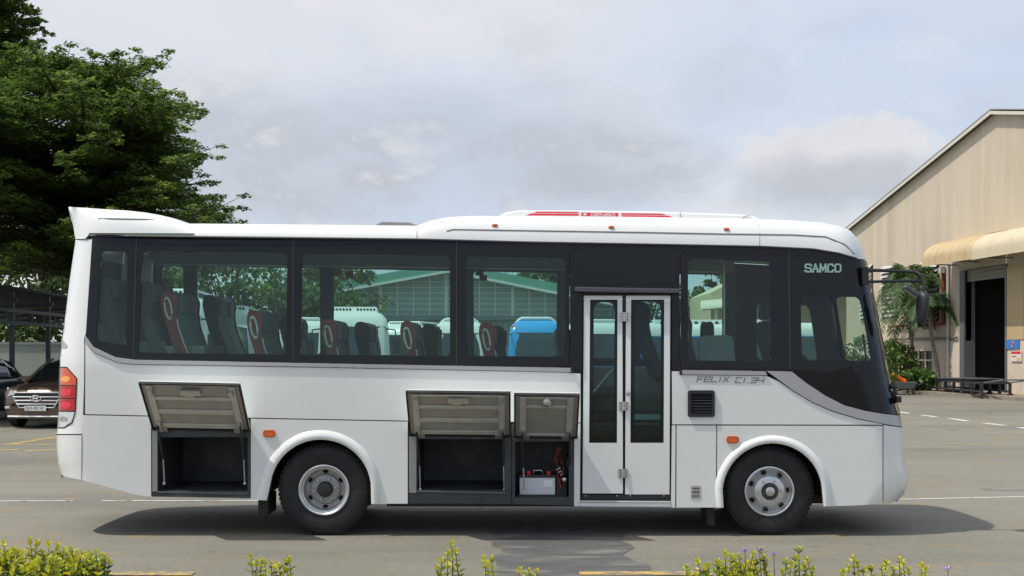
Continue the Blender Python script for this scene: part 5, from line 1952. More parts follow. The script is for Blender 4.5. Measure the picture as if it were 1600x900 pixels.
# ---- wheels
def tyre(c, r, rr, w=0.24):
    prof = [(rr, 0.02), (rr + 0.012, 0.0), (rr + 0.04, -0.006), (r * 0.80, -0.012), (r * 0.90, -0.006), (r * 0.965, 0.012), (r * 0.99, 0.03), (r, 0.06), (r, w - 0.06), (r * 0.965, w - 0.01), (r * 0.8, w), (rr, w)]
    mb = MB()
    mb.lathe(prof, c, 64)
    # shallow rings moulded in the side wall and shoulder blocks
    for k in range(60):
        a = 2 * math.pi * k / 60
        d = Vector((math.cos(a), 0, math.sin(a)))
        t = Vector((-math.sin(a), 0, math.cos(a)))
        mb.obox(Vector(c) + d * (r * 0.985) + Vector((0, 0.055, 0)), d * 0.012, t * 0.015, Vector((0, 0.03, 0)))
    return mb
def bolts(mb, c, r, n, y0, size, ph=0.3):
    for k in range(n):
        a = 2 * math.pi * k / n + ph
        mb.lathe([(0, -0.028), (size * 0.8, -0.026), (size, -0.02), (size, 0.02)], Vector(c) + Vector((r * math.cos(a), y0, r * math.sin(a))), 6)
def hand_holes(mb, c, r, n, y0, sx, sz, ph=0.0, tilt=0.0):
    for k in range(n):
        a = 2 * math.pi * k / n + ph
        d = Vector((math.cos(a), 0, math.sin(a)))
        t = Vector((-math.sin(a), 0, math.cos(a)))
        ring = []
        for j in range(12):
            b = 2 * math.pi * j / 12
            ring.append(Vector(c) + d * (r + sx * math.cos(b)) + t * (sz * math.sin(b)) + Vector((0, y0 + tilt * sx * math.cos(b), 0)))
        mb.prism(ring, (0, 0.006, 0))
def rear_wheel(c, r):
    """dished dual wheel: bright rim, deep recessed disc, dark axle hub"""
    w = MB()
    R = 0.243
    w.lathe([(R, 0.03), (R + 0.004, -0.004), (R - 0.008, -0.012), (R - 0.022, -0.002), (R - 0.028, 0.02), (R - 0.042, 0.024)], c, 56)
    w.lathe([(R - 0.040, 0.020), (R - 0.046, 0.10), (0.190, 0.122), (0.150, 0.126), (0.142, 0.104), (0.130, 0.098), (0.0, 0.098)], c, 56, mi=1)
    o = w.build("wheel", [rimm, mat("rim_dull", (0.40, 0.40, 0.39), 0.5, metal=0.4, var=0.2, vscale=18)], bus, smooth=35)
    tyre(c, r, R + 0.002, 0.23).build("tyre", rubber, o, smooth=35)
    mb = MB()
    hand_holes(mb, c, 0.170, 6, 0.1175, 0.017, 0.028, 0.52)
    build_each(mb, "hand_hole", MATS["void_black"], o)
    mb = MB()
    mb.lathe([(0, 0.03), (0.055, 0.032), (0.066, 0.04), (0.075, 0.06), (0.078, 0.105)], c, 32)
    mb.build("hub", hubm, o, smooth=35)
    mb = MB()
    bolts(mb, c, 0.105, 6, 0.095, 0.013, 0.15)
    mb.build("lug_nuts", steel, o)
    return o
def front_wheel(c, r):
    """bulged wheel: bright disc standing out towards the kerb, ring hub with a pale cap"""
    w = MB()
    R = 0.238
    w.lathe([(R, 0.03), (R + 0.003, -0.006), (R - 0.008, -0.012), (R - 0.018, -0.004), (R - 0.024, 0.03), (R - 0.045, 0.045), (R - 0.072, 0.025), (0.152, -0.004), (0.146, -0.016), (0.138, -0.022), (0.085, -0.026), (0.08, -0.02), (0.0, 0.0)], c, 56)
    o = w.build("wheel", rimm, bus, smooth=35)
    tyre(c, r, R + 0.002, 0.23).build("tyre", rubber, o, smooth=35)
    mb = MB()
    hand_holes(mb, c, 0.186, 7, 0.026, 0.015, 0.027, 0.95, tilt=1.0)
    build_each(mb, "hand_hole", MATS["void_black"], o)
    mb = MB()
    mb.lathe([(0.078, -0.022), (0.076, -0.034), (0.056, -0.036), (0.050, -0.028), (0.03, -0.028), (0.0, -0.026)], c, 32)
    mb.build("hub", hubm, o, smooth=35)
    mb = MB()
    mb.lathe([(0.046, -0.026), (0.044, -0.044), (0.034, -0.050), (0.022, -0.050), (0.02, -0.062), (0.0, -0.064)], c, 28)
    mb.build("hub_cap", steel, o, smooth=35)
    mb = MB()
    bolts(mb, c, 0.112, 6, -0.02, 0.012, 0.1)
    mb.build("lug_nuts", steel, o)
    return o
def far_copy(o):
    c = copy_tree(o, bus)
    # turned half round the bus's long axis, so that the outer face looks the other way
    c.rotation_euler = (0, 0, math.pi)
    c.location = (2 * (o["cx"]), 0, 0)
    return c
for fn, px, r in ((rear_wheel, 505, 0.442), (front_wheel, 1204, 0.430)):
    c = Vector(((px - 800) / PXM, Y0 + 0.045, r))
    if fn is front_wheel:
        c.y = Y0 + 0.055
    o = fn(c, r)
    o["cx"] = c.x
    far_copy(o)
    if fn is rear_wheel:
        pass
mb = MB()
for px in (505, 1204):
    mb.tube([B(px, 768, 0.2), B(px, 768, BW - 0.2)], 0.08, 12)
build_each(mb, "axle", hubm, bus, smooth=40)

# ---- door mirror on its long arms
mb = MB()
mb.tube([B(1352, 421, 0.10), B(1380, 421.5, 0.10), B(1425, 423.5, 0.10), B(1435, 425, 0.10), B(1442, 430, 0.10), B(1444.5, 437, 0.10), B(1445, 450, 0.10)], 0.017, 10)
mb.tube([B(1357, 439.5, 0.10), B(1400, 438.5, 0.10), B(1444, 438, 0.10)], 0.015, 10)
mb.obox(B(1356, 430, 0.13), (0.03, 0, 0), (0, 0.05, 0), (0, 0, 0.085))
arm = mb.build("mirror_arm", dark, bus, smooth=40)
mb = MB()
rows = []
for py, cx, hx, hy in ((446, 1445, 3.5, 0.03), (447, 1445, 5, 0.035), (453, 1445, 5.2, 0.04), (454, 1445, 4.6, 0.04), (456, 1445.5, 6.5, 0.06), (460, 1446.5, 9, 0.10), (466, 1447, 10, 0.115), (480, 1446.5, 9, 0.115), (494, 1445, 7.2, 0.105), (503, 1444, 6, 0.08), (509, 1443.5, 4.2, 0.05), (511, 1443.5, 1.5, 0.02)):
    rows.append([B(cx + hx * math.cos(a), py, 0.10 + hy * math.sin(a)) for a in [2 * math.pi * k / 16 for k in range(16)]])
mb.grid(rows, close=True)
mb.build("mirror_head", dark, arm, smooth=50)
mb = MB()
mb.obox(B(1429, 455, 0.10), B(1440, 463, 0.10) - B(1429, 455, 0.10), (0, 0.06, 0), Vector((0.010, 0, 0.018)))
mb.build("kerb_mirror", mat("mirror_shell", (0.055, 0.06, 0.068), 0.3), arm, bevel=0.012)
# low mirror and wiper gear at the foot of the windscreen
mb = MB()
mb.tube([B(1397, 600, 0.25), B(1408, 607, 0.22), B(1410, 618, 0.2)], 0.02, 8)
mb.obox(B(1411, 625, 0.2), (0.022, 0, 0), (0, 0.08, 0), (0, 0, 0.03))
mb.obox(B(1405, 622, 0.3), (0.03, 0, 0), (0, 0.10, 0), (0, 0, 0.06))
mb.build("front_mirror", dark, bus, smooth=40)
mb = MB()
wy = 0.5
mb.tube([B(1416, 640, 0.55), B(1403, 560, 0.45), B(1395, 520, 0.4)], 0.012, 6)
mb.tube([B(1416, 640, 1.5), B(1407, 560, 1.2), B(1397, 520, 1.1)], 0.012, 6)
build_each(mb, "wiper", dark, bus)
for yy in (0.42, BW - 0.42):
    mb = MB()
    mb.lathe([(0.0, 0.05), (0.06, 0.045), (0.09, 0.02), (0.1, -0.06)], B(1416, 705, yy), 20, axis='x')
    mb.build("headlight", clearl, bus, smooth=40)

# ---- inside: floor, ceiling, lining, ducts, seats, cab
mb = MB()
mb.prism([B(135, 640, 0.05), B(905, 656, 0.05), B(905, 664, 0.05), B(135, 648, 0.05)], (0, BW - 0.1, 0))
mb.prism([B(905, 656, 1.0), B(1060, 658, 1.0), B(1060, 666, 1.0), B(905, 664, 1.0)], (0, BW - 1.05, 0))
mb.prism([B(1060, 658, 0.05), B(1380, 662, 0.05), B(1380, 668, 0.05), B(1060, 666, 0.05)], (0, BW - 0.1, 0))
mb.build("cabin_floor", floorm, bus)
mb = MB()
mb.prism([B(150, 365, 0.20), B(700, 369, 0.20), B(1230, 381, 0.20), B(1230, 383, 0.20), B(700, 371, 0.20), B(150, 367, 0.20)], (0, BW - 0.4, 0))
mb.build("ceiling", lining, bus)
mb = MB()
mb.prism([B(150, 368, BW - 0.42), B(700, 373, BW - 0.42), B(1200, 385, BW - 0.42), B(1200, 402, BW - 0.42), B(700, 393, BW - 0.42), B(150, 386, BW - 0.42)], (0, 0.32, 0))
mb.prism([B(150, 386.5, BW - 0.36), B(700, 393.5, BW - 0.36), B(1200, 402.5, BW - 0.36), B(1200, 404.5, BW - 0.36), B(700, 397, BW - 0.36), B(150, 390, BW - 0.36)], (0, 0.25, 0))
mb.build("air_duct", lining, bus, bevel=0.015)
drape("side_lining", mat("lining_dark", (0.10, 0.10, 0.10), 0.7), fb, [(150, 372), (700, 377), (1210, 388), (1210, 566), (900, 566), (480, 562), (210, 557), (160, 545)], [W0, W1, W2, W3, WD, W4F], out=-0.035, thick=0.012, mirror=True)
for px in (480, 735):    # small red notices under the duct and on the far glass
    mb = MB()
    mb.prism([B(px, 401 if px < 500 else 404.5, BW - 0.44), B(px + 14, 401 if px < 500 else 404.5, BW - 0.44), B(px + 14, 412, BW - 0.44), B(px, 412, BW - 0.44)], (0, 0.006, 0))
    mb.build("notice", mat("notice_red", (0.30, 0.03, 0.04), 0.6), bus)
for px in (590, 735):
    q = 800 + (px + 16 - 800) * 1.0
    mb = MB()
    v = [P(xx, yy, Y0 + BW - 0.07) for xx, yy in (((540, 424), (552, 424), (552, 434), (540, 434)) if px == 590 else ((749, 430), (761, 430), (761, 438), (749, 438)))]
    mb.prism(v, (0, 0.004, 0))
    mb.build("notice", MATS["notice_red"], bus)

prof = [(0.0, 0.0), (0.05, 0.022), (0.105, 0.005), (0.14, -0.06), (0.128, -0.2), (0.15, -0.33), (0.21, -0.50), (0.29, -0.70), (0.17, -0.72), (0.085, -0.46), (0.02, -0.25), (-0.015, -0.09)]
prof_r = [(q.x, q.y) for q in [Vector(p) for p in round_poly(prof, 0.03, 2)]]
def make_seat(mm, side, ring=True):
    """origin at the top rear corner of the near backrest; the seat faces +X"""
    mb = MB()
    for k in range(2):
        y = 0.035 + k * 0.44
        pts = [Vector((a, y, b)) for a, b in prof_r]
        mb.prism(pts, (0, 0.42, 0))
        mb.box(0.22, 0.68, y, y + 0.42, -0.74, -0.62)
        mb.box(0.125, 0.16, y + 0.1, y + 0.32, -0.20, -0.03)
    s = mb.build("passenger_seat", mm, bus, bevel=0.02, org=Vector())
    mb = MB()
    mb.prism([Vector((a + (0.0 if a < 0.1 else 0.012), 0.0, b - (0.0 if b > -0.3 else 0.0))) for a, b in prof_r], (0, 0.03, 0))
    mb.prism([Vector((a + (0.0 if a < 0.1 else 0.012), 0.902, b)) for a, b in prof_r], (0, 0.03, 0))
    build_each(mb, "side_panel", side, s, org=Vector(), bevel=0.006)
    if not ring:
        return s
    mb = MB()
    ell = []
    for k in range(21):
        a = 2 * math.pi * k / 20
        u, w = 0.031 * math.cos(a), 0.105 * math.sin(a)
        ca, sa = math.cos(0.17), math.sin(0.17)
        ell.append(Vector((0.064 + u * ca - w * sa * 1.0 + 0.0, -0.006, -0.155 + u * sa + w * ca)))
    mb.tube(ell, 0.011, 8)
    mb.build("grab_ring", ringm, s, org=Vector(), smooth=50)
    mb = MB()
    pts = [Vector((a + 0.012, -0.003, b)) for a, b in ((0.135, -0.26), (0.15, -0.34), (0.205, -0.50), (0.285, -0.70))]
    mb.tube(pts, 0.007, 6)
    mb.build("piping", ringm, s, org=Vector())
    mb = MB()
    for y in (0.2, 0.75):
        mb.box(0.30, 0.36, y - 0.03, y + 0.03, -1.15, -0.74)
    mb.build("leg", hubm, s, org=Vector())
    return s
def put_seat(o, px, py, y):
    Yp = Y0 + y
    o.location = P(px, py, Yp) - ORG[bus.name]
near_rows = [(147, 434), (210, 441), (253, 457), (387, 487), (503, 501), (627, 504), (750, 506)]
far_rows = [(318, 463), (438, 496), (555, 505), (661, 508), (768, 511), (871, 512)]
seat0 = make_seat([seatg], seatr)
seat1 = make_seat([seatg], seatd, False)
for i, (px, py) in enumerate(near_rows):
    o = seat1 if i == 0 else copy_tree(seat1, bus) if i == 1 else seat0 if i == 2 else copy_tree(seat0, bus)
    put_seat(o, px, py, 0.14)
for i, (px, py) in enumerate(far_rows):
    o = copy_tree(seat1, bus)
    put_seat(o, px, py, 1.27)
o = copy_tree(seat0, bus)
put_seat(o, 1060, 497, 1.2)
# the single seat by the door and the driver's seat, dark
def single_seat(px, py, y, nm):
    mb = MB()
    mb.prism([Vector((a * 1.1, 0.0, b * 1.05)) for a, b in prof_r], (0, 0.46, 0))
    mb.box(0.24, 0.72, 0.0, 0.46, -0.80, -0.66)
    mb.box(0.38, 0.60, 0.12, 0.34, -1.15, -0.80)
    o = mb.build(nm, seatd, bus, bevel=0.03, org=Vector())
    mb = MB()
    mb.box(0.0, 0.12, 0.10, 0.36, 0.03, 0.20)
    mb.build("headrest", seatd, o, bevel=0.03, org=Vector())
    put_seat(o, px, py, y)
    return o
single_seat(993, 474, 0.42, "crew_seat")
single_seat(1194, 503, 1.5, "driver_seat")
mb = MB()
mb.prism([P(x, y, Y0 + 1.0) for x, y in round_poly([(1092, 525), (1145, 523), (1150, 570), (1150, 640), (1092, 640)], 10)], (0, 0.05, 0))
mb.build("partition", mat("partition_grey", (0.42, 0.43, 0.42), 0.5), bus, bevel=0.008)
mb = MB()
mb.prism([P(x, y, Y0 + 1.3) for x, y in round_poly([(1096, 503), (1116, 503), (1117, 540), (1095, 540)], 7)], (0, 0.1, 0))
mb.build("headrest", seatd, bus, bevel=0.02)
mb = MB()
mb.prism([B(1300, 578, 0.2), B(1352, 566, 0.2), B(1380, 590, 0.2), B(1398, 645, 0.2), B(1318, 655, 0.2)], (0, BW - 0.4, 0))
mb.build("dashboard", dark, bus, bevel=0.03)
mb = MB()
cw = B(1292, 545, 1.75)
wh = []
for k in range(25):
    a = 2 * math.pi * k / 24
    v = Vector((0, 0.22 * math.cos(a), 0.22 * math.sin(a)))
    v.rotate(Matrix.Rotation(rad(-62), 3, 'Y'))
    wh.append(cw + v)
mb.tube(wh, 0.016, 8)
mb.tube([cw, B(1325, 590, 1.75)], 0.03, 8)
for k in (2, 10, 18):
    mb.tube([cw, wh[k]], 0.012, 6)
mb.build("steering_wheel", dark, bus, smooth=50)
mb = MB()
for px, y in ((902, 1.05), (1055, 1.05), (1160, 1.1)):
    mb.tube([B(px, 383, y), B(px, 660, y)], 0.016, 8)
build_each(mb, "grab_pole", steel, bus, smooth=50)

# ---- battery in the third bay
bat = thing("battery", "pale grey battery with red terminal caps standing in the bus's rightmost open bay", "battery", (B(840, 0).x, Y0 + 0.25, B(0, 775).z))
mb = MB()
mb.box(B(812, 0).x, B(868, 0).x, Y0 + 0.10, Y0 + 0.34, B(0, 774.9).z, B(0, 748).z)
mb.build("case", mat("battery_case", (0.62, 0.64, 0.66), 0.4, var=0.06, vscale=10), bat, bevel=0.006)
mb = MB()
mb.box(B(811, 0).x, B(869, 0).x, Y0 + 0.095, Y0 + 0.345, B(0, 748).z + 0.001, B(0, 743.5).z)
mb.build("lid", dark, bat, bevel=0.006)
for px in (826, 858):
    mb = MB()
    mb.lathe([(0.0, 0.035), (0.022, 0.032), (0.026, 0.0)], Vector((B(px, 0).x, Y0 + 0.15, B(0, 743.5).z)), 14, axis='z')
    mb.build("terminal_cap", mat("cap_red", (0.55, 0.02, 0.02), 0.4), bat, smooth=40)
mb = MB()
x0, x1, zz = B(833, 0).x, B(849, 0).x, B(0, 743.5).z
mb.tube([(x0, Y0 + 0.2, zz), (x0 + 0.012, Y0 + 0.2, zz + 0.035), (x1 - 0.012, Y0 + 0.2, zz + 0.035), (x1, Y0 + 0.2, zz)], 0.008, 8)
mb.build("handle", steel, bat, smooth=50)
mb = MB()
mb.prism([(B(850, 0).x, Y0 + 0.098, B(0, 762).z), (B(864, 0).x, Y0 + 0.098, B(0, 762).z), (B(864, 0).x, Y0 + 0.098, B(0, 752).z), (B(850, 0).x, Y0 + 0.098, B(0, 752).z)], (0, 0.001, 0))
mb.build("sticker", mat("sticker_white", (0.8, 0.82, 0.84), 0.3), bat)
# ====================================================================== COACHES PARKED BEHIND
cw_m = mat("coach_white", (0.78, 0.79, 0.78), 0.3, coat=0.3)
cb_m = mat("coach_blue", (0.015, 0.33, 0.78), 0.3, coat=0.3)
cg_m = mat("coach_glass", (0.035, 0.055, 0.06), 0.06, spec=0.7)
def make_coach(label, paint, top, style, loc, yaw, group, L=8.6, H=3.12, Wd=2.3, name="parked_bus"):
    """front faces local -Y"""
    t = thing(name, label, "bus", loc, yaw, group, local=True)
    hw = Wd / 2
    def sect(z, inw, fr):
        pass
    mb = MB()
    rows = []
    prof_ = [(0.32, 0.0, 0.0), (0.9, 0.0, -0.03), (1.25, 0.0, 0.0), (2.55, 0.07, 0.22), (2.85, 0.12, 0.36), (3.0, 0.24, 0.52), (H, 0.45, 0.85)]
    for z, inw, fr in prof_:
        w = hw - inw
        y0 = -L / 2 + fr
        y1 = L / 2 - 0.3 * inw
        r = 0.22
        ring = []
        for cx, cy, a0 in ((w - r, y0 + r, -90), (w - r, y1 - r, 0), (-w + r, y1 - r, 90), (-w + r, y0 + r, 180)):
            for k in range(5):
                a = rad(a0 + 22.5 * k)
                ring.append(Vector((cx + r * math.cos(a), cy + r * math.sin(a), z)))
        rows.append(ring)
    mb.grid(rows, close=True)
    n = len(rows[0])
    mb.add(rows[-1], [tuple(range(n))])
    mb.add(rows[0], [tuple(range(n))])
    # which rows are roof
    for fi, f in enumerate(mb.f):
        if len(f) == 4 and all(mb.v[i].z > 2.5 for i in f) or len(f) > 4 and mb.v[f[0]].z > 3:
            mb.m[fi] = 1
    mb.build("body", [paint, top], t, smooth=40)
    # windscreen
    mb = MB()
    rows = []
    for z, fr in ((1.28, -0.012), (1.9, 0.095), (2.62, 0.235)):
        rows.append([Vector((x, -L / 2 + fr + 0.05 * (x / 1.0) ** 4 - 0.012, z)) for x in [-0.98 + 1.96 * k / 10 for k in range(11)]])
    mb.grid(rows)
    mb.build("windscreen", cg_m, t, smooth=40, recalc=False)
    for sx in (-1, 1):
        mb = MB()
        a, b = sx * (hw + 0.004), sx * (hw - 0.062)
        mb.add([(a, -L / 2 + 0.45, 1.32), (a, L / 2 - 0.4, 1.32), (b, L / 2 - 0.4, 2.5), (b, -L / 2 + 0.6, 2.5)], [(0, 1, 2, 3)])
        mb.build("side_glass", cg_m, t, recalc=False)
        mb = MB()
        mb.tube([(sx * (hw - 0.15), -L / 2 + 0.3, 2.55), (sx * (hw + 0.12), -L / 2 - 0.15, 2.5), (sx * (hw + 0.16), -L / 2 - 0.2, 2.2)], 0.025, 6)
        mb.obox((sx * (hw + 0.16), -L / 2 - 0.2, 1.98), (0.10, 0, 0), (0, 0.05, 0), (0, 0, 0.22))
        mb.build("mirror", dark, t, bevel=0.02)
        mb = MB()
        mb.obox((sx * 0.86, -L / 2 - 0.02, 0.85), (0.17, 0, 0), (0, 0.04, 0), (0, 0, 0.09))
        mb.build("headlight", clearl, t, bevel=0.02)
        for yy in (-L / 2 + 2.0, L / 2 - 2.2):
            mb = MB()
            mb.lathe([(0, -0.1), (0.25, -0.11), (0.40, -0.12), (0.43, -0.06), (0.43, 0.12)], (sx * (hw - 0.1), yy, 0.43), 24, axis='x')
            mb.build("wheel", rubber, t, smooth=40)
    if style == 'pod':
        mb = MB()
        mb.add([], [])
        rows = []
        for y, s in ((-L / 2 + 0.75, 0.0), (-L / 2 + 1.0, 1.0), (L / 2 - 3.0, 1.0), (L / 2 - 2.6, 0.0)):
            rows.append([Vector((x, y, z)) for x, z in ((-0.85, 2.95), (-0.72, 2.99 + 0.27 * s), (0.72, 2.99 + 0.27 * s), (0.85, 2.95))])
        mb.grid(rows)
        o = mb.build("roof_unit", cw_m, t)
        mb = MB()
        for g in (-0.38, 0.38):
            for k in range(6):
                x = g - 0.26 + k * 0.104
                mb.obox((x, -L / 2 + 0.91, 3.16), (0.03, 0, 0), (0, 0.012, 0.045), (0, -0.02, 0.006))
        mb.build("vents", cg_m, o)
        mb = MB()
        for sx in (-1, 1):
            for k in range(14):
                mb.obox((sx * 0.80, -L / 2 + 1.3 + k * 0.3, 3.12), (0.012, 0, 0), (0, 0.07, 0), (0, 0, 0.06))
        mb.build("vents", cg_m, o)
    else:
        mb = MB()
        pts = [Vector((x, -L / 2 + 0.95, 2.93 + z)) for x, z in ((-0.86, -0.02), (-0.72, 0.17), (-0.58, 0.27), (0.58, 0.27), (0.72, 0.17), (0.86, -0.02))]
        mb.tube(pts, 0.075, 8)
        mb.build("roof_arch", cw_m, t, smooth=50)
        mb = MB()
        for sx in (-1, 1):
            mb.obox((sx * 0.88, -L / 2 + 0.42, 2.86), (0.09, 0, 0), (0, 0.03, 0.02), (0, -0.02, 0.03))
        build_each(mb, "marker_light", amber, t)
    mb = MB()
    mb.tube([(-0.5, -L / 2 - 0.03, 1.25), (0.25, -L / 2 + 0.02, 1.62)], 0.015, 6)
    mb.tube([(0.2, -L / 2 - 0.03, 1.25), (0.9, -L / 2 + 0.02, 1.62)], 0.015, 6)
    build_each(mb, "wiper", dark, t)
    return t
GCO = "buses parked in the yard behind"
def coach_at(label, paint, top, style, px, Y, yaw):
    p = P(px, 553, Y)      # middle of its front
    a = rad(yaw)
    return make_coach(label, paint, top, style, (p.x - math.sin(a) * 4.3, Y + math.cos(a) * 4.3, 0), a, GCO)
coach_at("white bus with a vented roof pod facing the camera, through the third side window", cw_m, cw_m, 'pod', 553, 40, 7)
coach_at("white bus with a roof arch facing the camera, just left of the blue bus", cw_m, cw_m, 'arch', 718, 53, 2)
coach_at("bright blue bus with a white roof arch facing the camera, through the fourth side window", cb_m, cb_m, 'arch', 838, 51.5, 0)
coach_at("white-roofed blue bus behind the vented bus, right of its windscreen", cb_m, cw_m, 'pod', 622, 58, -12)
coach_at("nearest white bus at the left, its roofline seen through the rearmost windows", cw_m, cw_m, 'pod', 240, 28.5, 5)
coach_at("white bus behind the nearest left one, its roof running down to the right", cw_m, cw_m, 'pod', 342, 39, 6)
coach_at("white bus half hidden behind a window pillar, left of the vented bus", cw_m, cw_m, 'arch', 474, 52, 8)
coach_at("blue and white bus seen through the left leaf of the entrance door", cb_m, cw_m, 'arch', 952, 55, 10)
coach_at("blue bus with a white vented roof, side-on behind the entrance door's right leaf", cb_m, cw_m, 'pod', 985, 57, -90)

# ====================================================================== CARS AT THE LEFT
brown = mat("car_brown", (0.115, 0.072, 0.050), 0.28, metal=0.45, coat=0.7)
black_car = mat("car_dark", (0.02, 0.022, 0.025), 0.25, metal=0.3, coat=0.7)
carg = mat("car_glass", (0.015, 0.018, 0.02), 0.05, spec=0.7)
def make_car(label, paint, loc, yaw, plate=None):
    """sport utility car, nose at local -Y"""
    t = thing("parked_car", label, "car", loc, yaw, local=True)
    L, W, H = 4.65, 1.88, 1.66
    # body: cross sections along the length (y, half width at belt, belt height, bonnet or deck crown)
    secs = [(-2.32, 0.60, 0.62, 0.64), (-2.27, 0.74, 0.80, 0.84), (-2.15, 0.86, 0.92, 0.97), (-1.8, 0.91, 0.97, 1.04), (-1.2, 0.93, 1.02, 1.11), (-0.85, 0.935, 1.04, 1.13), (0.0, 0.94, 1.06, 1.10), (1.2, 0.94, 1.09, 1.12), (1.9, 0.92, 1.11, 1.14), (2.2, 0.88, 1.10, 1.13), (2.32, 0.80, 0.95, 0.98)]
    mb = MB()
    rows = []
    for y, w, zb, zc in secs:
        half = [(w * 0.90, 0.24), (w * 0.98, 0.36), (w, 0.60), (w * 0.995, zb - 0.10), (w * 0.955, zb - 0.01), (w * 0.86, zb + (zc - zb) * 0.35), (w * 0.45, zb + (zc - zb) * 0.9), (0.0, zc)]
        ring = [Vector((x, y, z)) for x, z in half] + [Vector((-x, y, z)) for x, z in half[::-1][1:]]
        rows.append(ring)
    mb.grid(rows)
    n = len(rows[0])
    mb.add(rows[0], [tuple(range(n))])
    mb.add(rows[-1], [tuple(range(n))])
    mb.build("body", paint, t, smooth=45)
    # cabin
    cab = [(-0.98, 0.80, 1.10, 1.11), (-0.55, 0.80, 1.10, 1.36), (-0.15, 0.78, 1.10, 1.57), (0.3, 0.78, 1.11, 1.655), (1.1, 0.78, 1.12, 1.66), (1.75, 0.76, 1.13, 1.58), (2.18, 0.74, 1.12, 1.14)]
    mb = MB()
    rows = []
    for y, w, zb, zt in cab:
        k = (zt - zb) / 0.55
        half = [(w + 0.06, zb - 0.04), (w + 0.05 - 0.05 * k, zb + (zt - zb) * 0.5), (w - 0.12 * k, zt - 0.06 * k), (w - 0.26 * k - 0.02, zt - 0.008), (0, zt + 0.015 * k)]
        rows.append([Vector((x, y, z)) for x, z in half] + [Vector((-x, y, z)) for x, z in half[::-1][1:]])
    mb.grid(rows)
    for fi, f in enumerate(mb.f):
        col = f[0] % 9
        ry = f[0] // 9
        mb.m[fi] = 1 if (2 <= col <= 5 and ry >= 2 and ry <= 4) else 0
    mb.build("cabin", [carg, paint], t, smooth=45)
    # A pillars
    for sx in (-1, 1):
        mb = MB()
        mb.tube([(sx * 0.84, -0.98, 1.10), (sx * 0.76, -0.4, 1.42), (sx * 0.66, 0.1, 1.63)], 0.03, 6)
        mb.build("pillar", paint, t)
        mb = MB()
        mb.obox((sx * 1.03, -0.62, 1.14), (0.11, 0, 0), (0, 0.06, 0), (0, 0, 0.075))
        mb.obox((sx * 0.92, -0.62, 1.08), (0.06, 0, 0), (0, 0.02, 0), (0, 0, 0.02))
        mb.build("wing_mirror", paint, t, bevel=0.03)
        # swept headlamp
        mb = MB()
        pts = [Vector((sx * 0.50, -2.285, 0.83)), Vector((sx * 0.62, -2.26, 0.90)), Vector((sx * 0.84, -2.02, 0.98)), Vector((sx * 0.90, -1.85, 0.97)), Vector((sx * 0.875, -2.05, 0.83)), Vector((sx * 0.72, -2.25, 0.76))]
        mb.prism(pts, (0, -0.025, 0.004))
        mb.build("headlight", clearl, t)
        mb = MB()
        mb.obox((sx * 0.72, -2.27, 0.50), (0.06, 0, 0), (0, 0.04, 0), (0, 0, 0.028))
        mb.build("fog_light", clearl, t, bevel=0.01)
        for y in (-1.42, 1.36):
            mb = MB()
            mb.lathe([(0.22, -0.09), (0.24, -0.11), (0.34, -0.115), (0.362, -0.07), (0.362, 0.1)] if sx < 0 else [(0.22, 0.09), (0.24, 0.11), (0.34, 0.115), (0.362, 0.07), (0.362, -0.1)], (sx * 0.86, y, 0.362), 28, axis='x')
            w = mb.build("wheel", rubber, t, smooth=40)
            mb = MB()
            mb.lathe([(0.0, sx * 0.10), (0.06, sx * 0.105), (0.2, sx * 0.08), (0.225, sx * 0.1)], (sx * 0.86, y, 0.362), 28, axis='x')
            mb.build("rim", rimm, w, smooth=40)
    # hexagon grille with chrome slats
    def gz(x, z):
        return Vector((x, -2.335 - 0.0 + 0.10 * abs(x) ** 2.2 + (0.02 if z > 0.8 else 0.0), z))
    mb = MB()
    gl = [(-0.58, 0.78), (-0.52, 0.85), (0.52, 0.85), (0.58, 0.78), (0.42, 0.50), (-0.42, 0.50)]
    ring = []
    for (x0, z0), (x1, z1) in zip(gl, gl[1:] + gl[:1]):
        for k in range(6):
            ring.append((x0 + (x1 - x0) * k / 6, z0 + (z1 - z0) * k / 6))
    mb.prism([gz(x, z) for x, z in ring], (0, 0.03, 0))
    g = mb.build("grille", dark, t)
    mb = MB()
    for z in (0.58, 0.665, 0.75):
        hwid = 0.45 + (z - 0.5) * 0.45
        mb.tube([gz(x, z) + Vector((0, -0.012, 0)) for x in [-hwid + 2 * hwid * k / 10 for k in range(11)]], 0.016, 6)
    mb.tube([gz(x, z) + Vector((0, -0.010, 0)) for x, z in ring + ring[:1]], 0.014, 6)
    mb.build("chrome_slats", chrome, g, smooth=50)
    # emblem: slanted letter shape in an oval
    mb = MB()
    ov = [Vector((0.125 * math.cos(a), -2.375, 0.715 + 0.065 * math.sin(a))) for a in [2 * math.pi * k / 24 for k in range(25)]]
    mb.tube(ov, 0.012, 6)
    mb.tube([(-0.065, -2.378, 0.675), (-0.03, -2.378, 0.755)], 0.013, 6)
    mb.tube([(0.03, -2.378, 0.675), (0.065, -2.378, 0.755)], 0.013, 6)
    mb.tube([(-0.05, -2.378, 0.712), (0.05, -2.378, 0.72)], 0.012, 6)
    mb.build("emblem", chrome, g, smooth=50)
    mb = MB()
    mb.prism([Vector((x, -2.325 + 0.09 * abs(x) ** 2, z)) for x, z in ((-0.66, 0.40), (-0.6, 0.27), (0.6, 0.27), (0.66, 0.40))], (0, 0.03, 0))
    mb.build("lower_intake", dark, t)
    mb = MB()
    mb.tube([Vector((x, -2.36 + 0.10 * abs(x) ** 2, 0.29)) for x in [-0.7 + 0.14 * k for k in range(11)]], 0.022, 6)
    mb.build("skid_strip", rimm, t, smooth=50)
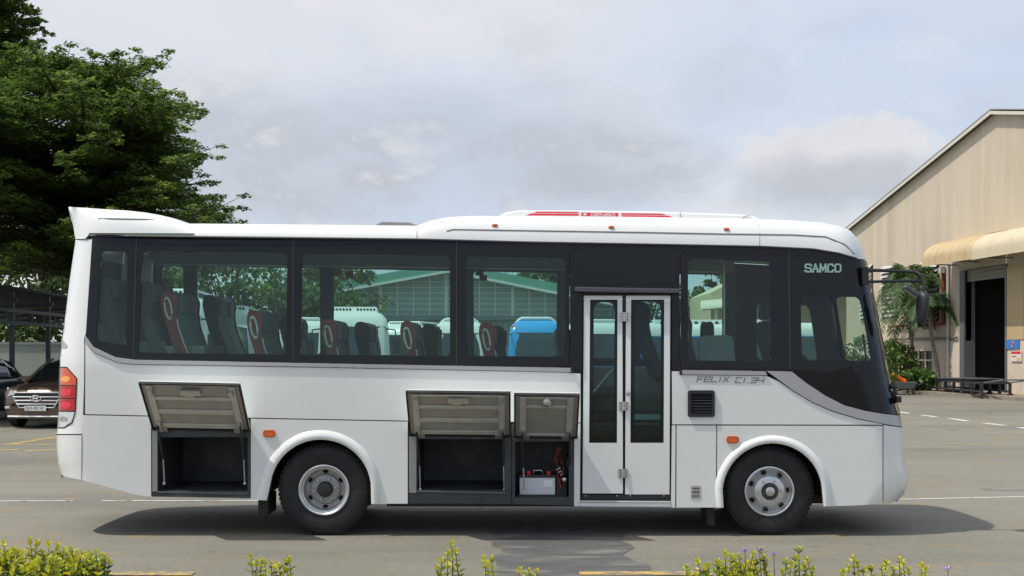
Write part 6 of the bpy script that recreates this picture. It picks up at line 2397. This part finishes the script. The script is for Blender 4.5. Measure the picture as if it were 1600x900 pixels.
    if plate:
        mb = MB()
        mb.box(-0.26, 0.26, -2.395, -2.385, 0.425, 0.545)
        p = mb.build("number_plate", mat("plate_white", (0.75, 0.75, 0.73), 0.5), t, bevel=0.003)
        font_text(plate, 0.105, "lettering", MATS["dark_plastic"], p, Matrix.Translation((0, -2.3955, 0.485)) @ FACE_CAM, 0.001, 0.86)
    return t
make_car("bronze brown sport utility car with a chrome slatted grille, parked nose-out beside the bus's tail", brown, (P(57, 553, 30.2).x + 0.17, 32.5, 0), rad(-4), "51F-907.42")
make_car("dark car at the left edge, mostly out of the picture, beside the brown one", black_car, (P(-122, 553, 31.5).x, 33.6, 0), rad(-2))

# ====================================================================== FOREGROUND HEDGE PLANTS
hl_old = mat("hedge_leaf", (0.105, 0.185, 0.028), 0.45, var=0.3, vscale=20, trans=0.3)
hl_new = mat("hedge_leaf_new", (0.60, 0.56, 0.04), 0.45, var=0.25, vscale=25, trans=0.4)
hl_mid = mat("hedge_leaf_lime", (0.33, 0.40, 0.04), 0.45, var=0.25, vscale=25, trans=0.35)
hstem = mat("hedge_stem", (0.16, 0.12, 0.05), 0.8)
purple = mat("petal_purple", (0.52, 0.38, 0.68), 0.6, var=0.15, vscale=60)
def hedge_leaf(mb, p, d, up, L, mi):
    """pointed oval leaf folded along its midrib"""
    side = d.cross(up)
    if side.length < 0.05:
        side = d.cross(Vector((1, 0, 0)))
    side.normalize()
    nrm = side.cross(d).normalized()
    w = L * 0.31
    pts = [p, p + d * L * 0.30 + side * w * 0.85 + nrm * w * 0.35, p + d * L * 0.62 + side * w * 0.8 + nrm * w * 0.25, p + d * L - nrm * L * 0.08,
           p + d * L * 0.62 - side * w * 0.8 + nrm * w * 0.25, p + d * L * 0.30 - side * w * 0.85 + nrm * w * 0.35, p + d * L * 0.30, p + d * L * 0.62 - nrm * L * 0.01]
    mb.add(pts, [(0, 6, 1), (6, 7, 2, 1), (7, 3, 2), (0, 5, 6), (6, 5, 4, 7), (7, 4, 3)], mi)
def sprig(st, lf, rg, a, b, n=9, L=0.045, top_new=0.5):
    """one upright shoot: leaves in opposite pairs, shorter and yellower to the tip"""
    a, b = Vector(a), Vector(b)
    mid_ = a.lerp(b, 0.5) + Vector((rg.uniform(-0.02, 0.02), rg.uniform(-0.02, 0.02), 0))
    st.tube([a, mid_, b], [0.005, 0.004, 0.002], 5, cap=False)
    ax = (b - a).normalized()
    ph = rg.uniform(0, 6)
    for k in range(n):
        s = (k + 0.5) / n
        p = (a.lerp(mid_, s * 2) if s < 0.5 else mid_.lerp(b, s * 2 - 1))
        for j in range(2):
            ang = ph + k * 1.7 + j * math.pi + rg.uniform(-0.4, 0.4)
            h = Vector((math.cos(ang), math.sin(ang), 0))
            lift = 0.10 + 0.75 * s + rg.uniform(-0.3, 0.3)
            d = (h + ax * lift).normalized()
            ll = L * (1.1 - 0.35 * s) * rg.uniform(0.7, 1.2)
            r = rg.random()
            if s > 1 - top_new:
                mi = 2 if r < 0.36 else 1 if r < 0.84 else 0
            else:
                mi = 0 if r < 0.78 else 1
            hedge_leaf(lf, p, d, ax, ll, mi)
    for j in range(3):
        ang = ph + j * 2.1
        hedge_leaf(lf, b, (ax + Vector((math.cos(ang), math.sin(ang), 0)) * 0.45).normalized(), ax, L * 0.6, 2)
GH = "hedge plants in front of the camera"
def hedge_plant(label, px_list, Y, seed, spread=0.05, body=None, flowers=(), depth=0.3):
    """px_list = (column, row) of shoot tips; body = (px0, px1, row, count) fills a dense mass below"""
    rg = random.Random(seed)
    xs = [px for px, _ in px_list] + ([body[0], body[1]] if body else [])
    cx = P(sum(xs) / len(xs), 553, Y).x
    t = thing("hedge_shrub", label, "shrub", (cx, Y, 0), group=GH)
    st, lf = MB(), MB()
    for px, py in px_list:
        b = P(px, py, Y + rg.uniform(-0.06, 0.06))
        a = b + Vector(((cx - b.x) * 0.12 + rg.uniform(-0.07, 0.07), rg.uniform(-0.07, 0.07), -0.30))
        sprig(st, lf, rg, a, b, 9, 0.060, 0.6)
        st.tube([Vector((cx + (a.x - cx) * 0.35, Y + rg.uniform(-0.1, 0.1), -0.02)), a], [0.010, 0.005], 5, cap=False)
    if body:
        for _ in range(body[3]):
            px = rg.uniform(body[0], body[1])
            yy = Y + rg.uniform(-depth, depth)
            e = 1 - ((px - (body[0] + body[1]) / 2) / ((body[1] - body[0]) / 2)) ** 4
            z = P(px, body[2], Y).z - 0.05 * (1 - e) - abs(rg.gauss(0, 0.10))
            b = Vector((P(px, 553, Y).x, yy, z))
            a = b + Vector((rg.uniform(-0.10, 0.10), rg.uniform(-0.10, 0.10), -0.18))
            sprig(st, lf, rg, a, b, 7, 0.058, 0.26 if z > P(px, body[2] + 14, Y).z else 0.1)
            if rg.random() < 0.3:
                st.tube([Vector((cx + (a.x - cx) * 0.7, yy, -0.02)), a], [0.009, 0.005], 5, cap=False)
    st.build("stem", hstem, t)
    lf.build("foliage", [hl_old, hl_mid, hl_new], t, recalc=False)
    for px, py in flowers:
        c = P(px, py, Y + rg.uniform(-0.1, 0.05))
        mb = MB()
        mb.tube([c + Vector((rg.uniform(-0.01, 0.03), 0, -0.22)), c + Vector((0.004, 0, -0.1)), c], [0.003, 0.0025, 0.002], 5)
        s = mb.build("flower_stalk", hstem, t)
        mb = MB()
        for k in range(34):
            d = rnd_unit(rg)
            d.z = abs(d.z) * 0.7
            d.normalize()
            u = d.cross(rnd_unit(rg)).normalized() * 0.0035
            mb.add([c + d * 0.004 - u, c + d * 0.004 + u, c + d * 0.019 + u * 0.7, c + d * 0.019 - u * 0.7], [(0, 1, 2, 3)])
        mb.build("flower", purple, s, recalc=False)
    return t
rg = random.Random(2)
hedge_plant("big yellow-green hedge shrub filling the bottom left corner", [(6, 851), (22, 862), (47, 847), (58, 851), (35, 866), (76, 853), (90, 856), (100, 862), (112, 860), (128, 868), (150, 866), (142, 876), (15, 870), (66, 866), (-10, 858), (120, 878)], 7.0, 101, body=(-80, 148, 868, 210))
hedge_plant("low hedge shoots with thin bare twigs, under the bus's rear wheel", [(392, 872), (402, 882), (413, 880), (424, 884), (436, 886), (447, 880), (452, 876), (408, 890), (430, 892), (444, 893)], 7.0, 102)
hedge_plant("single bright yellow-green hedge shoot, left of the resurfaced patch", [(706, 852), (700, 866), (712, 864), (690, 878), (684, 890)], 7.0, 103)
hedge_plant("small dark green hedge shoot in front of the resurfaced patch", [(757, 875), (768, 876), (762, 884)], 7.0, 104)
hedge_plant("tiny hedge shoots just right of the small dark green one", [(812, 893), (826, 895), (838, 896)], 7.0, 105)
hedge_plant("hedge shrub with purple flowers at its tips, below the bus's fuel flap", [(1074, 890), (1090, 880), (1108, 886), (1120, 882), (1133, 867), (1142, 876), (1155, 872), (1165, 884), (1176, 868), (1190, 862), (1194, 874), (1182, 880), (1150, 890), (1100, 892), (1130, 892)], 7.0, 106,
            body=(1076, 1204, 884, 46), flowers=((1164, 861), (1187, 860), (1209, 866), (1097, 893), (1193, 877)))
hedge_plant("hedge shrub with two upright shoots, below the bus's front wheel", [(1248, 861), (1243, 874), (1236, 884), (1262, 878), (1258, 890), (1228, 880), (1270, 892), (1222, 896)], 7.0, 107)
hedge_plant("low hedge shrub under the bus's front bumper", [(1333, 875), (1340, 884), (1326, 890), (1350, 892), (1318, 896), (1362, 890)], 7.0, 108)
hedge_plant("hedge shrub with a pale purple flower, rightmost of the row", [(1384, 882), (1395, 890), (1405, 877), (1412, 884), (1378, 888), (1440, 886), (1446, 892), (1420, 894)], 7.0, 109, flowers=((1481, 889),))
